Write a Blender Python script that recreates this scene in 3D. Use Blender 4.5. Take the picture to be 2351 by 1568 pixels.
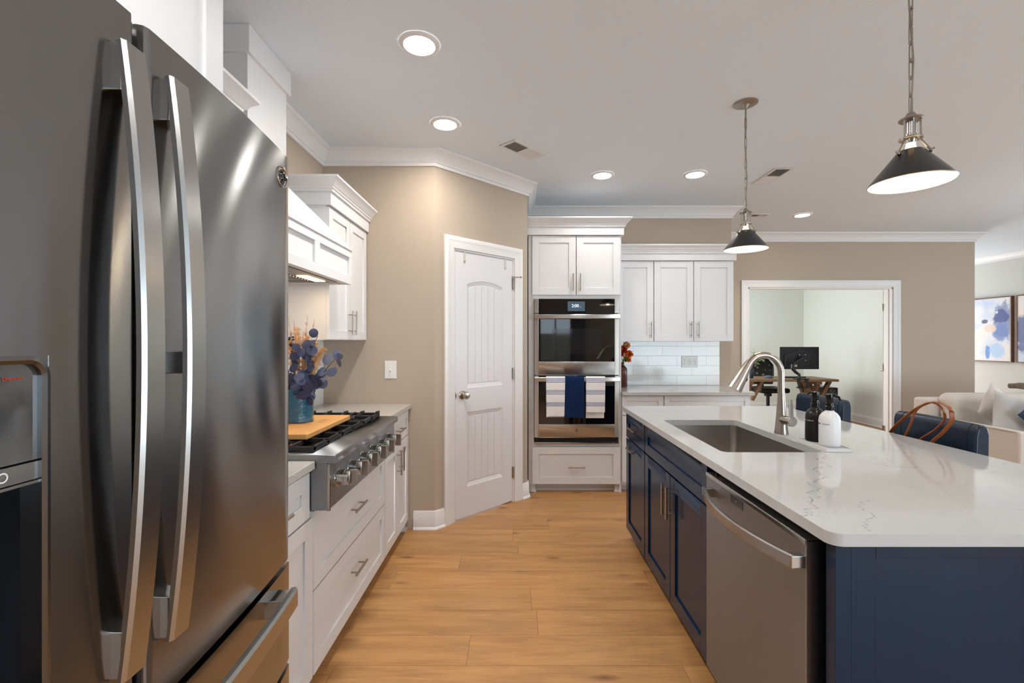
import bpy, bmesh, math, random
from mathutils import Matrix, Vector, Euler
R = math.radians
PI = math.pi
for o in list(bpy.data.objects): bpy.data.objects.remove(o)
SC = bpy.context.scene
COL = SC.collection

# ------------------------------------------------------------------ camera
cam_d = bpy.data.cameras.new('camera'); cam = bpy.data.objects.new('camera', cam_d); COL.objects.link(cam)
cam.location = (0, 0, 1.355); cam.rotation_euler = (R(90), 0, 0)
cam_d.sensor_width = 36; cam_d.lens = 16.262
cam_d.shift_x = -0.00404; cam_d.shift_y = 0
cam_d.clip_start = 0.02
SC.camera = cam
# ------------------------------------------------------------------ world, exposure
W = bpy.data.worlds.new('world'); SC.world = W; W.use_nodes = True
W.node_tree.nodes['Background'].inputs[0].default_value = (0.75, 0.87, 1.0, 1)
W.node_tree.nodes['Background'].inputs[1].default_value = 2.6
vs = SC.view_settings
vs.view_transform = 'Standard'; vs.look = 'None'; vs.gamma = 1; vs.use_curve_mapping = False
vs.exposure = 0.22

def area(name, loc, rot, sx, sy, power, color=(1, 1, 1), shape='RECTANGLE', spread=180):
    l = bpy.data.lights.new(name, 'AREA'); l.shape = shape; l.size = sx; l.size_y = sy
    l.energy = power; l.color = color; l.spread = R(spread)
    o = bpy.data.objects.new(name, l); COL.objects.link(o); o.location = loc; o.rotation_euler = rot
    return o
DAY = (.80, .93, 1.0)
# daylight entering through the windows and glazed doors of the place (each lamp fills its opening); the two tilted lamps are added ceiling fill
area('daylight_patio', (4.3, -3.44, 1.15), (R(90), 0, 0), 3.3, 2.0, 12, DAY)
area('patio_ceiling_fill', (4.3, -3.40, 1.0), (R(128), 0, 0), 3.3, 1.6, 135, (.72, .89, 1.0))  # added fill lamp, tilted up to brighten and cool the ceiling
area('daylight_living', (7.56, 2.25, 1.3), (R(90), 0, R(90)), 2.6, 1.7, 10, DAY)
area('living_ceiling_fill', (7.52, 2.25, 1.1), (R(128), 0, R(90)), 2.6, 1.4, 55, (.72, .89, 1.0))  # second added fill, aimed upward from the living window at the ceiling
area('daylight_office', (2.28, 7.7, 1.35), (R(90), 0, R(-90)), 1.7, 1.4, 50, (.97, 1.0, .98))
area('daylight_hall', (6.72, 9.42, 1.2), (R(90), 0, R(180)), 1.5, 2.0, 52, (.93, .97, 1.0))

# ------------------------------------------------------------------ materials
def lin(c):
    return tuple(((v/255)/12.92 if v/255 <= .04045 else ((v/255+.055)/1.055)**2.4) for v in c) + (1,)
MATS = {}
def mat(name, rgb=(200, 200, 200), rough=.5, metal=0, spec=.5, bump=0, bscale=60, bstretch=(1, 1, 1), aniso=0, arot=0,
        emit=None, estr=0, coat=0, trans=0, ior=1.45, var=0, vscale=8, vstretch=(1, 1, 1), sheen=0, bdist=.002):
    if name in MATS: return MATS[name]
    m = bpy.data.materials.new(name); m.use_nodes = True; MATS[name] = m
    nt = m.node_tree; N = nt.nodes; L = nt.links; b = N['Principled BSDF']
    I = b.inputs
    I['Base Color'].default_value = lin(rgb); I['Roughness'].default_value = rough; I['Metallic'].default_value = metal
    I['Specular IOR Level'].default_value = spec; I['IOR'].default_value = ior
    I['Coat Weight'].default_value = coat; I['Coat Roughness'].default_value = .08
    I['Transmission Weight'].default_value = trans
    if sheen: I['Sheen Weight'].default_value = sheen
    if emit: I['Emission Color'].default_value = lin(emit); I['Emission Strength'].default_value = estr
    tc = N.new('ShaderNodeTexCoord')
    if aniso:
        I['Anisotropic'].default_value = aniso; I['Anisotropic Rotation'].default_value = arot
        t = N.new('ShaderNodeTangent'); t.direction_type = 'RADIAL'; t.axis = 'Z'
        L.new(t.outputs[0], I['Tangent'])
    if bump:
        mp = N.new('ShaderNodeMapping'); mp.inputs['Scale'].default_value = bstretch
        n = N.new('ShaderNodeTexNoise'); n.inputs['Scale'].default_value = bscale; n.inputs['Detail'].default_value = 4
        bp = N.new('ShaderNodeBump'); bp.inputs['Strength'].default_value = bump; bp.inputs['Distance'].default_value = bdist
        L.new(tc.outputs['Object'], mp.inputs[0]); L.new(mp.outputs[0], n.inputs['Vector'])
        L.new(n.outputs['Fac'], bp.inputs['Height']); L.new(bp.outputs[0], I['Normal'])
    if var:
        mp = N.new('ShaderNodeMapping'); mp.inputs['Scale'].default_value = vstretch
        n = N.new('ShaderNodeTexNoise'); n.inputs['Scale'].default_value = vscale; n.inputs['Detail'].default_value = 6
        mr = N.new('ShaderNodeMapRange'); mr.inputs['To Min'].default_value = 1-var; mr.inputs['To Max'].default_value = 1+var
        mx = N.new('ShaderNodeMix'); mx.data_type = 'RGBA'; mx.blend_type = 'MULTIPLY'; mx.inputs[0].default_value = 1
        mx.inputs[6].default_value = lin(rgb)
        L.new(tc.outputs['Object'], mp.inputs[0]); L.new(mp.outputs[0], n.inputs['Vector'])
        L.new(n.outputs['Fac'], mr.inputs[0]); L.new(mr.outputs[0], mx.inputs[7]); L.new(mx.outputs[2], I['Base Color'])
    return m

WALL = mat('beige_wall_paint', (185, 169, 152), .9, spec=.2, bump=.5, bscale=130, bdist=.0025)
OFFW = mat('office_wall_paint', (226, 228, 222), .9, spec=.2, bump=.3, bscale=90, bdist=.002)
HALLW = mat('hall_wall_paint', (206, 203, 198), .9, spec=.2, bump=.5, bscale=90, bdist=.003)
CEIL = mat('ceiling_paint', (227, 233, 239), .95, spec=.1, bump=.6, bscale=60, bdist=.004)
TRIM = mat('white_trim_paint', (230, 226, 224), .4)
CAB = mat('white_cabinet_paint', (226, 224, 224), .38, spec=.4)
DOORM = mat('door_paint', (224, 221, 222), .42)
NAVY = mat('navy_cabinet_paint', (6, 39, 68), .20, spec=.42)
STEEL = mat('brushed_steel', (150, 149, 149), .165, 1, aniso=1, arot=.25)
STEEL3 = mat('oven_steel', (206, 204, 202), .28, 1, aniso=1, arot=.25)
STEEL2 = mat('satin_steel', (150, 152, 155), .34, 1, aniso=1, arot=.25)
STEELV = mat('brushed_steel_bar', (176, 175, 174), .24, 1, bump=.05, bscale=40, bstretch=(60, 60, 1), bdist=.001)
STEELB = mat('bright_steel', (190, 188, 185), .14, 1)
NICKEL = mat('brushed_nickel', (178, 168, 158), .28, 1)
BLACKG = mat('black_glass', (8, 8, 9), .03, spec=.5, ior=1.72)
BLACKP = mat('black_plastic', (14, 14, 15), .35)
IRON = mat('cast_iron', (34, 33, 33), .55, bump=.3, bscale=300)
DARKIN = mat('dark_recess', (6, 6, 7), .7)
WHITEP = mat('white_plastic', (232, 231, 229), .35)

def wood_floor():
    m = bpy.data.materials.new('oak_plank_floor'); m.use_nodes = True; nt = m.node_tree; N = nt.nodes; L = nt.links; b = N['Principled BSDF']
    tc = N.new('ShaderNodeTexCoord')
    br = N.new('ShaderNodeTexBrick'); br.offset = .37; br.offset_frequency = 2
    br.inputs['Color1'].default_value = (0, 0, 0, 1); br.inputs['Color2'].default_value = (1, 1, 1, 1); br.inputs['Mortar'].default_value = (.5, .5, .5, 1)
    br.inputs['Scale'].default_value = 1; br.inputs['Mortar Size'].default_value = .0011; br.inputs['Mortar Smooth'].default_value = .3
    br.inputs['Brick Width'].default_value = 1.45; br.inputs['Row Height'].default_value = .2
    sx = N.new('ShaderNodeSeparateXYZ'); L.new(tc.outputs['Object'], sx.inputs[0])
    def mth(op, a, b_=None):
        q = N.new('ShaderNodeMath'); q.operation = op
        for k, v in enumerate((a, b_)):
            if v is None: continue
            if isinstance(v, (int, float)): q.inputs[k].default_value = v
            else: L.new(v, q.inputs[k])
        return q.outputs[0]
    yy = mth('ADD', sx.outputs[1], .066); row = mth('FLOOR', mth('DIVIDE', yy, .2))
    wn = N.new('ShaderNodeTexWhiteNoise'); wn.noise_dimensions = '1D'; L.new(mth('ADD', row, 3.3), wn.inputs['W'])
    xx = mth('ADD', sx.outputs[0], mth('MULTIPLY', wn.outputs['Value'], 1.45))
    cmb = N.new('ShaderNodeCombineXYZ'); L.new(xx, cmb.inputs[0]); L.new(yy, cmb.inputs[1]); L.new(cmb.outputs[0], br.inputs['Vector']); br.offset = 0
    # per plank offset for the grain
    sc = N.new('ShaderNodeVectorMath'); sc.operation = 'SCALE'; sc.inputs['Scale'].default_value = 7.0
    L.new(br.outputs['Color'], sc.inputs[0])
    ad = N.new('ShaderNodeVectorMath'); ad.operation = 'ADD'; L.new(tc.outputs['Object'], ad.inputs[0]); L.new(sc.outputs[0], ad.inputs[1])
    mp = N.new('ShaderNodeMapping'); mp.inputs['Scale'].default_value = (.7, 7, 1); L.new(ad.outputs[0], mp.inputs[0])
    n1 = N.new('ShaderNodeTexNoise'); n1.inputs['Scale'].default_value = 2.2; n1.inputs['Detail'].default_value = 8; n1.inputs['Roughness'].default_value = .62; n1.inputs['Distortion'].default_value = .25
    L.new(mp.outputs[0], n1.inputs['Vector'])
    mp2 = N.new('ShaderNodeMapping'); mp2.inputs['Scale'].default_value = (2, 60, 1); L.new(ad.outputs[0], mp2.inputs[0])
    n2 = N.new('ShaderNodeTexNoise'); n2.inputs['Scale'].default_value = 3; n2.inputs['Detail'].default_value = 5
    L.new(mp2.outputs[0], n2.inputs['Vector'])
    cr = N.new('ShaderNodeValToRGB'); e = cr.color_ramp.elements
    e[0].position = .22; e[0].color = lin((156, 108, 62)); e[1].position = .85; e[1].color = lin((202, 152, 98))
    x = cr.color_ramp.elements.new(.5); x.color = lin((188, 137, 83))
    L.new(n1.outputs['Fac'], cr.inputs[0])
    # fine grain
    mr = N.new('ShaderNodeMapRange'); mr.inputs['From Min'].default_value = .3; mr.inputs['From Max'].default_value = .7; mr.inputs['To Min'].default_value = .86; mr.inputs['To Max'].default_value = 1.08
    L.new(n2.outputs['Fac'], mr.inputs[0])
    mx = N.new('ShaderNodeMix'); mx.data_type = 'RGBA'; mx.blend_type = 'MULTIPLY'; mx.inputs[0].default_value = 1
    L.new(cr.outputs[0], mx.inputs[6]); L.new(mr.outputs[0], mx.inputs[7])
    # plank tone
    sp = N.new('ShaderNodeSeparateColor'); L.new(br.outputs['Color'], sp.inputs[0])
    mr2 = N.new('ShaderNodeMapRange'); mr2.inputs['To Min'].default_value = .92; mr2.inputs['To Max'].default_value = 1.07; L.new(sp.outputs[0], mr2.inputs[0])
    mx2 = N.new('ShaderNodeMix'); mx2.data_type = 'RGBA'; mx2.blend_type = 'MULTIPLY'; mx2.inputs[0].default_value = 1
    L.new(mx.outputs[2], mx2.inputs[6]); L.new(mr2.outputs[0], mx2.inputs[7])
    # knots
    vo = N.new('ShaderNodeTexVoronoi'); vo.voronoi_dimensions = '2D'; vo.inputs['Scale'].default_value = 1.0
    mp3 = N.new('ShaderNodeMapping'); mp3.inputs['Scale'].default_value = (1.5, 4.2, 1)
    nd = N.new('ShaderNodeTexNoise'); nd.inputs['Scale'].default_value = 9
    va = N.new('ShaderNodeVectorMath'); va.operation = 'SCALE'; va.inputs['Scale'].default_value = .1; L.new(nd.outputs['Color'], va.inputs[0])
    vb = N.new('ShaderNodeVectorMath'); vb.operation = 'ADD'; L.new(ad.outputs[0], vb.inputs[0]); L.new(va.outputs[0], vb.inputs[1])
    L.new(vb.outputs[0], mp3.inputs[0]); L.new(mp3.outputs[0], vo.inputs['Vector'])
    kr = N.new('ShaderNodeValToRGB'); kr.color_ramp.elements[0].position = .0; kr.color_ramp.elements[0].color = (.30, .22, .17, 1)
    kr.color_ramp.elements[1].position = .10; kr.color_ramp.elements[1].color = (1, 1, 1, 1)
    L.new(vo.outputs['Distance'], kr.inputs[0])
    mx3 = N.new('ShaderNodeMix'); mx3.data_type = 'RGBA'; mx3.blend_type = 'MULTIPLY'; mx3.inputs[0].default_value = .8
    sk = N.new('ShaderNodeSeparateColor'); L.new(vo.outputs['Color'], sk.inputs[0]); kq = N.new('ShaderNodeMapRange'); kq.inputs['From Min'].default_value = .35; kq.inputs['From Max'].default_value = .9; L.new(sk.outputs[0], kq.inputs[0]); L.new(kq.outputs[0], mx3.inputs[0])
    L.new(mx2.outputs[2], mx3.inputs[6]); L.new(kr.outputs[0], mx3.inputs[7])
    # greyish cloudy streaks that run along the planks
    mp5 = N.new('ShaderNodeMapping'); mp5.inputs['Scale'].default_value = (1.0, 5.5, 1); L.new(ad.outputs[0], mp5.inputs[0])
    n5 = N.new('ShaderNodeTexNoise'); n5.inputs['Scale'].default_value = 1.7; n5.inputs['Detail'].default_value = 9; n5.inputs['Roughness'].default_value = .7; n5.inputs['Distortion'].default_value = .6; L.new(mp5.outputs[0], n5.inputs['Vector'])
    r5 = N.new('ShaderNodeMapRange'); r5.inputs['From Min'].default_value = .46; r5.inputs['From Max'].default_value = .72; r5.inputs['To Max'].default_value = .62; L.new(n5.outputs['Fac'], r5.inputs[0])
    mx5 = N.new('ShaderNodeMix'); mx5.data_type = 'RGBA'; mx5.inputs[7].default_value = lin((140, 100, 64)); L.new(r5.outputs[0], mx5.inputs[0]); L.new(mx3.outputs[2], mx5.inputs[6]); mx3 = mx5
    mx4 = N.new('ShaderNodeMix'); mx4.data_type = 'RGBA'; mx4.inputs[7].default_value = lin((120, 78, 45))
    L.new(mx3.outputs[2], mx4.inputs[6]); L.new(br.outputs['Fac'], mx4.inputs[0]); L.new(mx4.outputs[2], b.inputs['Base Color'])
    b.inputs['Roughness'].default_value = .42
    bp = N.new('ShaderNodeBump'); bp.inputs['Strength'].default_value = .12; bp.inputs['Distance'].default_value = .002
    L.new(n2.outputs['Fac'], bp.inputs['Height']); L.new(bp.outputs[0], b.inputs['Normal'])
    return m
FLOOR = wood_floor()

def quartz(name, base, vein, amt=.75, vscale=1.3, seed=0, lines=()):
    m = bpy.data.materials.new(name); m.use_nodes = True; nt = m.node_tree; N = nt.nodes; L = nt.links; b = N['Principled BSDF']
    tc = N.new('ShaderNodeTexCoord'); mp = N.new('ShaderNodeMapping'); mp.inputs['Location'].default_value = (seed, seed*.7, 0)
    L.new(tc.outputs['Object'], mp.inputs[0])
    def veins(scale, width, dist, w):
        n = N.new('ShaderNodeTexNoise'); n.inputs['Scale'].default_value = scale; n.inputs['Detail'].default_value = 7; n.inputs['Roughness'].default_value = .62; n.inputs['Distortion'].default_value = dist
        L.new(mp.outputs[0], n.inputs['Vector'])
        s = N.new('ShaderNodeMath'); s.operation = 'SUBTRACT'; s.inputs[1].default_value = .5; L.new(n.outputs['Fac'], s.inputs[0])
        a = N.new('ShaderNodeMath'); a.operation = 'ABSOLUTE'; L.new(s.outputs[0], a.inputs[0])
        r = N.new('ShaderNodeMapRange'); r.inputs['From Min'].default_value = 0; r.inputs['From Max'].default_value = width; r.inputs['To Min'].default_value = w; r.inputs['To Max'].default_value = 0
        L.new(a.outputs[0], r.inputs[0]); return r
    v1 = veins(vscale, .0035, .3, amt)
    v2 = veins(vscale*2.6, .004, .2, amt*.35)
    msk = N.new('ShaderNodeTexNoise'); msk.inputs['Scale'].default_value = 1.6; L.new(mp.outputs[0], msk.inputs['Vector'])
    mr = N.new('ShaderNodeMapRange'); mr.inputs['From Min'].default_value = .45; mr.inputs['From Max'].default_value = .6; L.new(msk.outputs['Fac'], mr.inputs[0])
    mm = N.new('ShaderNodeMath'); mm.operation = 'MULTIPLY'; L.new(v1.outputs[0], mm.inputs[0]); L.new(mr.outputs[0], mm.inputs[1])
    mxx = N.new('ShaderNodeMath'); mxx.operation = 'MAXIMUM'; L.new(mm.outputs[0], mxx.inputs[0]); L.new(v2.outputs[0], mxx.inputs[1])
    sx = N.new('ShaderNodeSeparateXYZ'); L.new(tc.outputs['Object'], sx.inputs[0])
    def mth(op, a, b_=None):
        q = N.new('ShaderNodeMath'); q.operation = op
        for k, v in enumerate((a, b_)):
            if v is None: continue
            if isinstance(v, (int, float)): q.inputs[k].default_value = v
            else: L.new(v, q.inputs[k])
        return q.outputs[0]
    for li, (xa, ya, xb, yb, amp, wd, st) in enumerate(lines):
        ln = math.hypot(xb-xa, yb-ya); dx, dy = (xb-xa)/ln, (yb-ya)/ln
        al = mth('ADD', mth('ADD', mth('MULTIPLY', sx.outputs[0], dx), mth('MULTIPLY', sx.outputs[1], dy)), -(xa*dx+ya*dy))
        ac = mth('ADD', mth('ADD', mth('MULTIPLY', sx.outputs[0], dy), mth('MULTIPLY', sx.outputs[1], -dx)), -(xa*dy-ya*dx))
        nz = N.new('ShaderNodeTexNoise'); nz.noise_dimensions = '1D'; nz.inputs['Scale'].default_value = 11; nz.inputs['Detail'].default_value = 4; nz.inputs['Roughness'].default_value = .66
        L.new(mth('ADD', al, 3.7*li+1), nz.inputs['W'])
        dd = mth('ABSOLUTE', mth('ADD', ac, mth('MULTIPLY', mth('SUBTRACT', nz.outputs['Fac'], .5), amp)))
        g = N.new('ShaderNodeMapRange'); g.inputs['From Max'].default_value = wd; g.inputs['To Min'].default_value = st; g.inputs['To Max'].default_value = 0; L.new(dd, g.inputs[0])
        ins = mth('MULTIPLY', mth('GREATER_THAN', al, 0), mth('LESS_THAN', al, ln))
        nb = N.new('ShaderNodeTexNoise'); nb.inputs['Scale'].default_value = 30; L.new(tc.outputs['Object'], nb.inputs['Vector'])
        gg = mth('MULTIPLY', mth('MULTIPLY', g.outputs[0], ins), mth('MINIMUM', mth('MULTIPLY', nb.outputs['Fac'], 1.7), 1))
        m2 = N.new('ShaderNodeMath'); m2.operation = 'MAXIMUM'; L.new(mxx.outputs[0], m2.inputs[0]); L.new(gg, m2.inputs[1]); mxx = m2
    cl = N.new('ShaderNodeTexNoise'); cl.inputs['Scale'].default_value = 5; cl.inputs['Detail'].default_value = 8; L.new(mp.outputs[0], cl.inputs['Vector'])
    c0 = N.new('ShaderNodeMix'); c0.data_type = 'RGBA'; c0.inputs[6].default_value = lin(base); c0.inputs[7].default_value = lin(tuple(int(v*.95) for v in base))
    L.new(cl.outputs['Fac'], c0.inputs[0])
    mx = N.new('ShaderNodeMix'); mx.data_type = 'RGBA'; mx.inputs[7].default_value = lin(vein)
    L.new(c0.outputs[2], mx.inputs[6]); L.new(mxx.outputs[0], mx.inputs[0]); L.new(mx.outputs[2], b.inputs['Base Color'])
    b.inputs['Roughness'].default_value = .07; b.inputs['Specular IOR Level'].default_value = .62
    return m
QUARTZ = quartz('white_quartz', (202, 203, 204), (92, 98, 116), .38, .8, 3.1, ((1.25, 1.87, .745, 1.185, .12, .0028, .9), (1.0, 1.32, .83, 1.10, .12, .0022, .7), (1.15, 1.72, 1.75, 1.55, .03, .0012, .5), (.95, 3.0, 1.85, 2.6, .05, .0016, .4), (.80, 2.75, 1.4, 3.2, .04, .0014, .4), (1.45, 1.15, 1.80, 1.5, .06, .0014, .45)))
QUARTZW = quartz('wall_run_quartz', (194, 190, 184), (120, 120, 125), .5, 1.3, 8.3)

def tile_mat():
    m = bpy.data.materials.new('white_subway_tile'); m.use_nodes = True; nt = m.node_tree; N = nt.nodes; L = nt.links; b = N['Principled BSDF']
    tc = N.new('ShaderNodeTexCoord'); mp = N.new('ShaderNodeMapping')
    mp.inputs['Rotation'].default_value = (R(-90), 0, 0)
    mp.inputs['Location'].default_value = (-1.3527+.0, 0, 0)
    cx = N.new('ShaderNodeSeparateXYZ'); L.new(tc.outputs['Object'], cx.inputs[0])
    cb = N.new('ShaderNodeCombineXYZ'); 
    ax = N.new('ShaderNodeMath'); ax.operation = 'ADD'; ax.inputs[1].default_value = .301*10-1.3527; L.new(cx.outputs[0], ax.inputs[0])
    az = N.new('ShaderNodeMath'); az.operation = 'ADD'; az.inputs[1].default_value = .1*20-.905-.003+.1; L.new(cx.outputs[2], az.inputs[0])
    L.new(ax.outputs[0], cb.inputs[0]); L.new(az.outputs[0], cb.inputs[1])
    br = N.new('ShaderNodeTexBrick'); br.offset = .5; br.offset_frequency = 2; br.inputs['Scale'].default_value = 1
    br.inputs['Brick Width'].default_value = .301; br.inputs['Row Height'].default_value = .1; br.inputs['Mortar Size'].default_value = .0016; br.inputs['Mortar Smooth'].default_value = .4
    br.inputs['Color1'].default_value = lin((228, 226, 224)); br.inputs['Color2'].default_value = lin((224, 222, 220)); br.inputs['Mortar'].default_value = lin((205, 190, 172))
    L.new(cb.outputs[0], br.inputs['Vector']); L.new(br.outputs['Color'], b.inputs['Base Color'])
    iv = N.new('ShaderNodeMath'); iv.operation = 'SUBTRACT'; iv.inputs[0].default_value = 1; L.new(br.outputs['Fac'], iv.inputs[1])
    bp = N.new('ShaderNodeBump'); bp.inputs['Distance'].default_value = .002; bp.inputs['Strength'].default_value = .8; L.new(iv.outputs[0], bp.inputs['Height'])
    n = N.new('ShaderNodeTexNoise'); n.inputs['Scale'].default_value = 7; L.new(tc.outputs['Object'], n.inputs['Vector'])
    b2 = N.new('ShaderNodeBump'); b2.inputs['Distance'].default_value = .004; b2.inputs['Strength'].default_value = .3
    L.new(n.outputs['Fac'], b2.inputs['Height']); L.new(bp.outputs[0], b2.inputs['Normal']); L.new(b2.outputs[0], b.inputs['Normal'])
    b.inputs['Roughness'].default_value = .12
    return m
TILE = tile_mat()

# ------------------------------------------------------------------ mesh helpers
def frame(origin, u, n):
    """local (u, n, v) -> world; v is up"""
    u = Vector(u).normalized(); n = Vector(n).normalized(); v = Vector((0, 0, 1))
    M = Matrix(((u.x, n.x, v.x), (u.y, n.y, v.y), (u.z, n.z, v.z))).to_4x4()
    M.translation = Vector(origin); return M
ID = Matrix.Identity(4)

class MB:
    def __init__(s, M=None): s.v = []; s.f = []; s.M = M or ID; s.sm = set()
    def add(s, vs, fs, smooth=False):
        k = len(s.v)
        s.v += [s.M @ Vector(p) for p in vs]
        for f in fs:
            if smooth: s.sm.add(len(s.f))
            s.f.append([i+k for i in f])
        return s
    def box(s, x0, x1, y0, y1, z0, z1):
        vs = [(x, y, z) for z in (z0, z1) for y in (y0, y1) for x in (x0, x1)]
        return s.add(vs, [(0, 2, 3, 1), (4, 5, 7, 6), (0, 1, 5, 4), (2, 6, 7, 3), (0, 4, 6, 2), (1, 3, 7, 5)])
    def hexa(s, p):   # 8 points: bottom ring 4, top ring 4
        return s.add(p, [(3, 2, 1, 0), (4, 5, 6, 7), (0, 1, 5, 4), (1, 2, 6, 5), (2, 3, 7, 6), (3, 0, 4, 7)])
    def prism(s, poly, a0, a1, axis='z'):
        def P(p, h):
            return {'z': (p[0], p[1], h), 'y': (p[0], h, p[1]), 'x': (h, p[0], p[1])}[axis]
        n = len(poly); vs = [P(p, a0) for p in poly]+[P(p, a1) for p in poly]
        return s.add(vs, [list(range(n))[::-1], list(range(n, 2*n))]+[(i, (i+1) % n, n+(i+1) % n, n+i) for i in range(n)])
    def cyl(s, p0, p1, r0, r1=None, seg=20, caps=True):
        r1 = r0 if r1 is None else r1
        p0 = Vector(p0); p1 = Vector(p1); d = (p1-p0).normalized()
        a = d.orthogonal().normalized(); b = d.cross(a)
        vs = []
        for p, r in ((p0, r0), (p1, r1)):
            for i in range(seg):
                t = 2*PI*i/seg; vs.append(p+a*math.cos(t)*r+b*math.sin(t)*r)
        s.add(vs, [(i, (i+1) % seg, seg+(i+1) % seg, seg+i) for i in range(seg)], True)
        if caps:
            s.add(vs[:seg], [list(range(seg))[::-1]]); s.add(vs[seg:], [list(range(seg))])
        return s
    def lathe(s, prof, c=(0, 0, 0), seg=32, axis=None, smooth=True):
        """prof: (r, h) list, open; revolve about z (or axis vector) through c"""
        c = Vector(c); d = Vector(axis).normalized() if axis else Vector((0, 0, 1))
        a = d.orthogonal().normalized() if axis else Vector((1, 0, 0)); b = d.cross(a)
        vs = []
        for r, h in prof:
            for i in range(seg):
                t = 2*PI*i/seg; vs.append(c+d*h+a*math.cos(t)*max(r, 1e-5)+b*math.sin(t)*max(r, 1e-5))
        fs = []
        for k in range(len(prof)-1):
            for i in range(seg):
                j = (i+1) % seg; fs.append((k*seg+i, k*seg+j, (k+1)*seg+j, (k+1)*seg+i))
        return s.add(vs, fs, smooth)
    def tube(s, pts, r, seg=10, closed=False, flat=None, caps=True):
        """r number or list; flat=(w,h,up) gives a rectangular-ish ribbon"""
        pts = [Vector(p) for p in pts]; n = len(pts)
        rr = r if isinstance(r, (list, tuple)) else [r]*n
        vs = []; prev = None
        for i, p in enumerate(pts):
            a = pts[(i-1) % n] if (closed or i > 0) else p
            b = pts[(i+1) % n] if (closed or i < n-1) else p
            d = (b-a).normalized()
            if flat:
                up = Vector(flat[2]); sd = d.cross(up).normalized(); up = sd.cross(d).normalized()
                w, h = flat[0]/2, flat[1]/2
                ring = [sd*w+up*h, -sd*w+up*h, -sd*w-up*h, sd*w-up*h]
                vs += [p+q for q in ring]
            else:
                if prev is None: x = d.orthogonal().normalized()
                else:
                    x = (prev-d*prev.dot(d)).normalized()
                prev = x; y = d.cross(x)
                for k in range(seg):
                    t = 2*PI*k/seg; vs.append(p+x*math.cos(t)*rr[i]+y*math.sin(t)*rr[i])
        m = 4 if flat else seg; fs = []
        for i in range(n if closed else n-1):
            for k in range(m):
                fs.append((i*m+k, i*m+(k+1) % m, ((i+1) % n)*m+(k+1) % m, ((i+1) % n)*m+k))
        s.add(vs, fs, not flat)
        if not closed and caps:
            s.add(vs[:m], [list(range(m))[::-1]]); s.add(vs[-m:], [list(range(m))])
        return s
    def sweep(s, path, prof, closed=False, mp=lambda a, b, h: (a, b, h)):
        """path 2-D points; prof (out, h); out is to the RIGHT of travel; mitred"""
        n = len(path); P = [Vector(p) for p in path]; vs = []
        for i in range(n):
            ns = []
            if closed or i > 0: d = (P[i]-P[i-1]).normalized(); ns.append(Vector((d.y, -d.x)))
            if closed or i < n-1: d = (P[(i+1) % n]-P[i]).normalized(); ns.append(Vector((d.y, -d.x)))
            if len(ns) == 1: m = ns[0]
            else: m = (ns[0]+ns[1])/(1+ns[0].dot(ns[1]))
            for o, h in prof:
                q = P[i]+m*o; vs.append(mp(q.x, q.y, h))
        k = len(prof); fs = []
        for i in range(n if closed else n-1):
            for j in range(k): fs.append((i*k+j, i*k+(j+1) % k, ((i+1) % n)*k+(j+1) % k, ((i+1) % n)*k+j))
        s.add(vs, fs)
        if not closed: s.add(vs[:k], [list(range(k))]); s.add(vs[-k:], [list(range(k))[::-1]])
        return s
    def sphere(s, c, r, seg=16, sc=(1, 1, 1)):
        vs = []; fs = []; h = seg//2
        for j in range(h+1):
            for i in range(seg):
                t = 2*PI*i/seg; p = PI*j/h
                vs.append((c[0]+r*sc[0]*math.sin(p)*math.cos(t), c[1]+r*sc[1]*math.sin(p)*math.sin(t), c[2]+r*sc[2]*math.cos(p)))
        for j in range(h):
            for i in range(seg): fs.append((j*seg+i, (j+1)*seg+i, (j+1)*seg+(i+1) % seg, j*seg+(i+1) % seg))
        return s.add(vs, fs, True)
    def build(s, name, m, parent=None, bevel=0, seg=2, local=False, subsurf=0, smooth=False, sharp=40):
        root = Vector((0, 0, 0))
        if parent is not None and not local:
            p = parent
            while p: root += p.location; p = p.parent
        me = bpy.data.meshes.new(name)
        me.from_pydata([v-root for v in s.v], [], s.f)
        bm = bmesh.new(); bm.from_mesh(me)
        bmesh.ops.remove_doubles(bm, verts=bm.verts, dist=1e-6)
        bmesh.ops.recalc_face_normals(bm, faces=bm.faces); bm.to_mesh(me); bm.free()
        if smooth or (s.sm and len(s.sm) > 0):
            me.polygons.foreach_set('use_smooth', [True]*len(me.polygons))
            try: me.set_sharp_from_angle(angle=R(sharp))
            except Exception: pass
        me.materials.append(m)
        o = bpy.data.objects.new(name, me); COL.objects.link(o)
        if parent is not None: o.parent = parent
        if bevel:
            b = o.modifiers.new('bevel', 'BEVEL'); b.width = bevel; b.segments = seg; b.limit_method = 'ANGLE'; b.angle_limit = R(40)
            if not s.sm:
                me.polygons.foreach_set('use_smooth', [True]*len(me.polygons))
            b.harden_normals = True
        if subsurf:
            q = o.modifiers.new('sub', 'SUBSURF'); q.levels = subsurf; q.render_levels = subsurf
        return o

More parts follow.
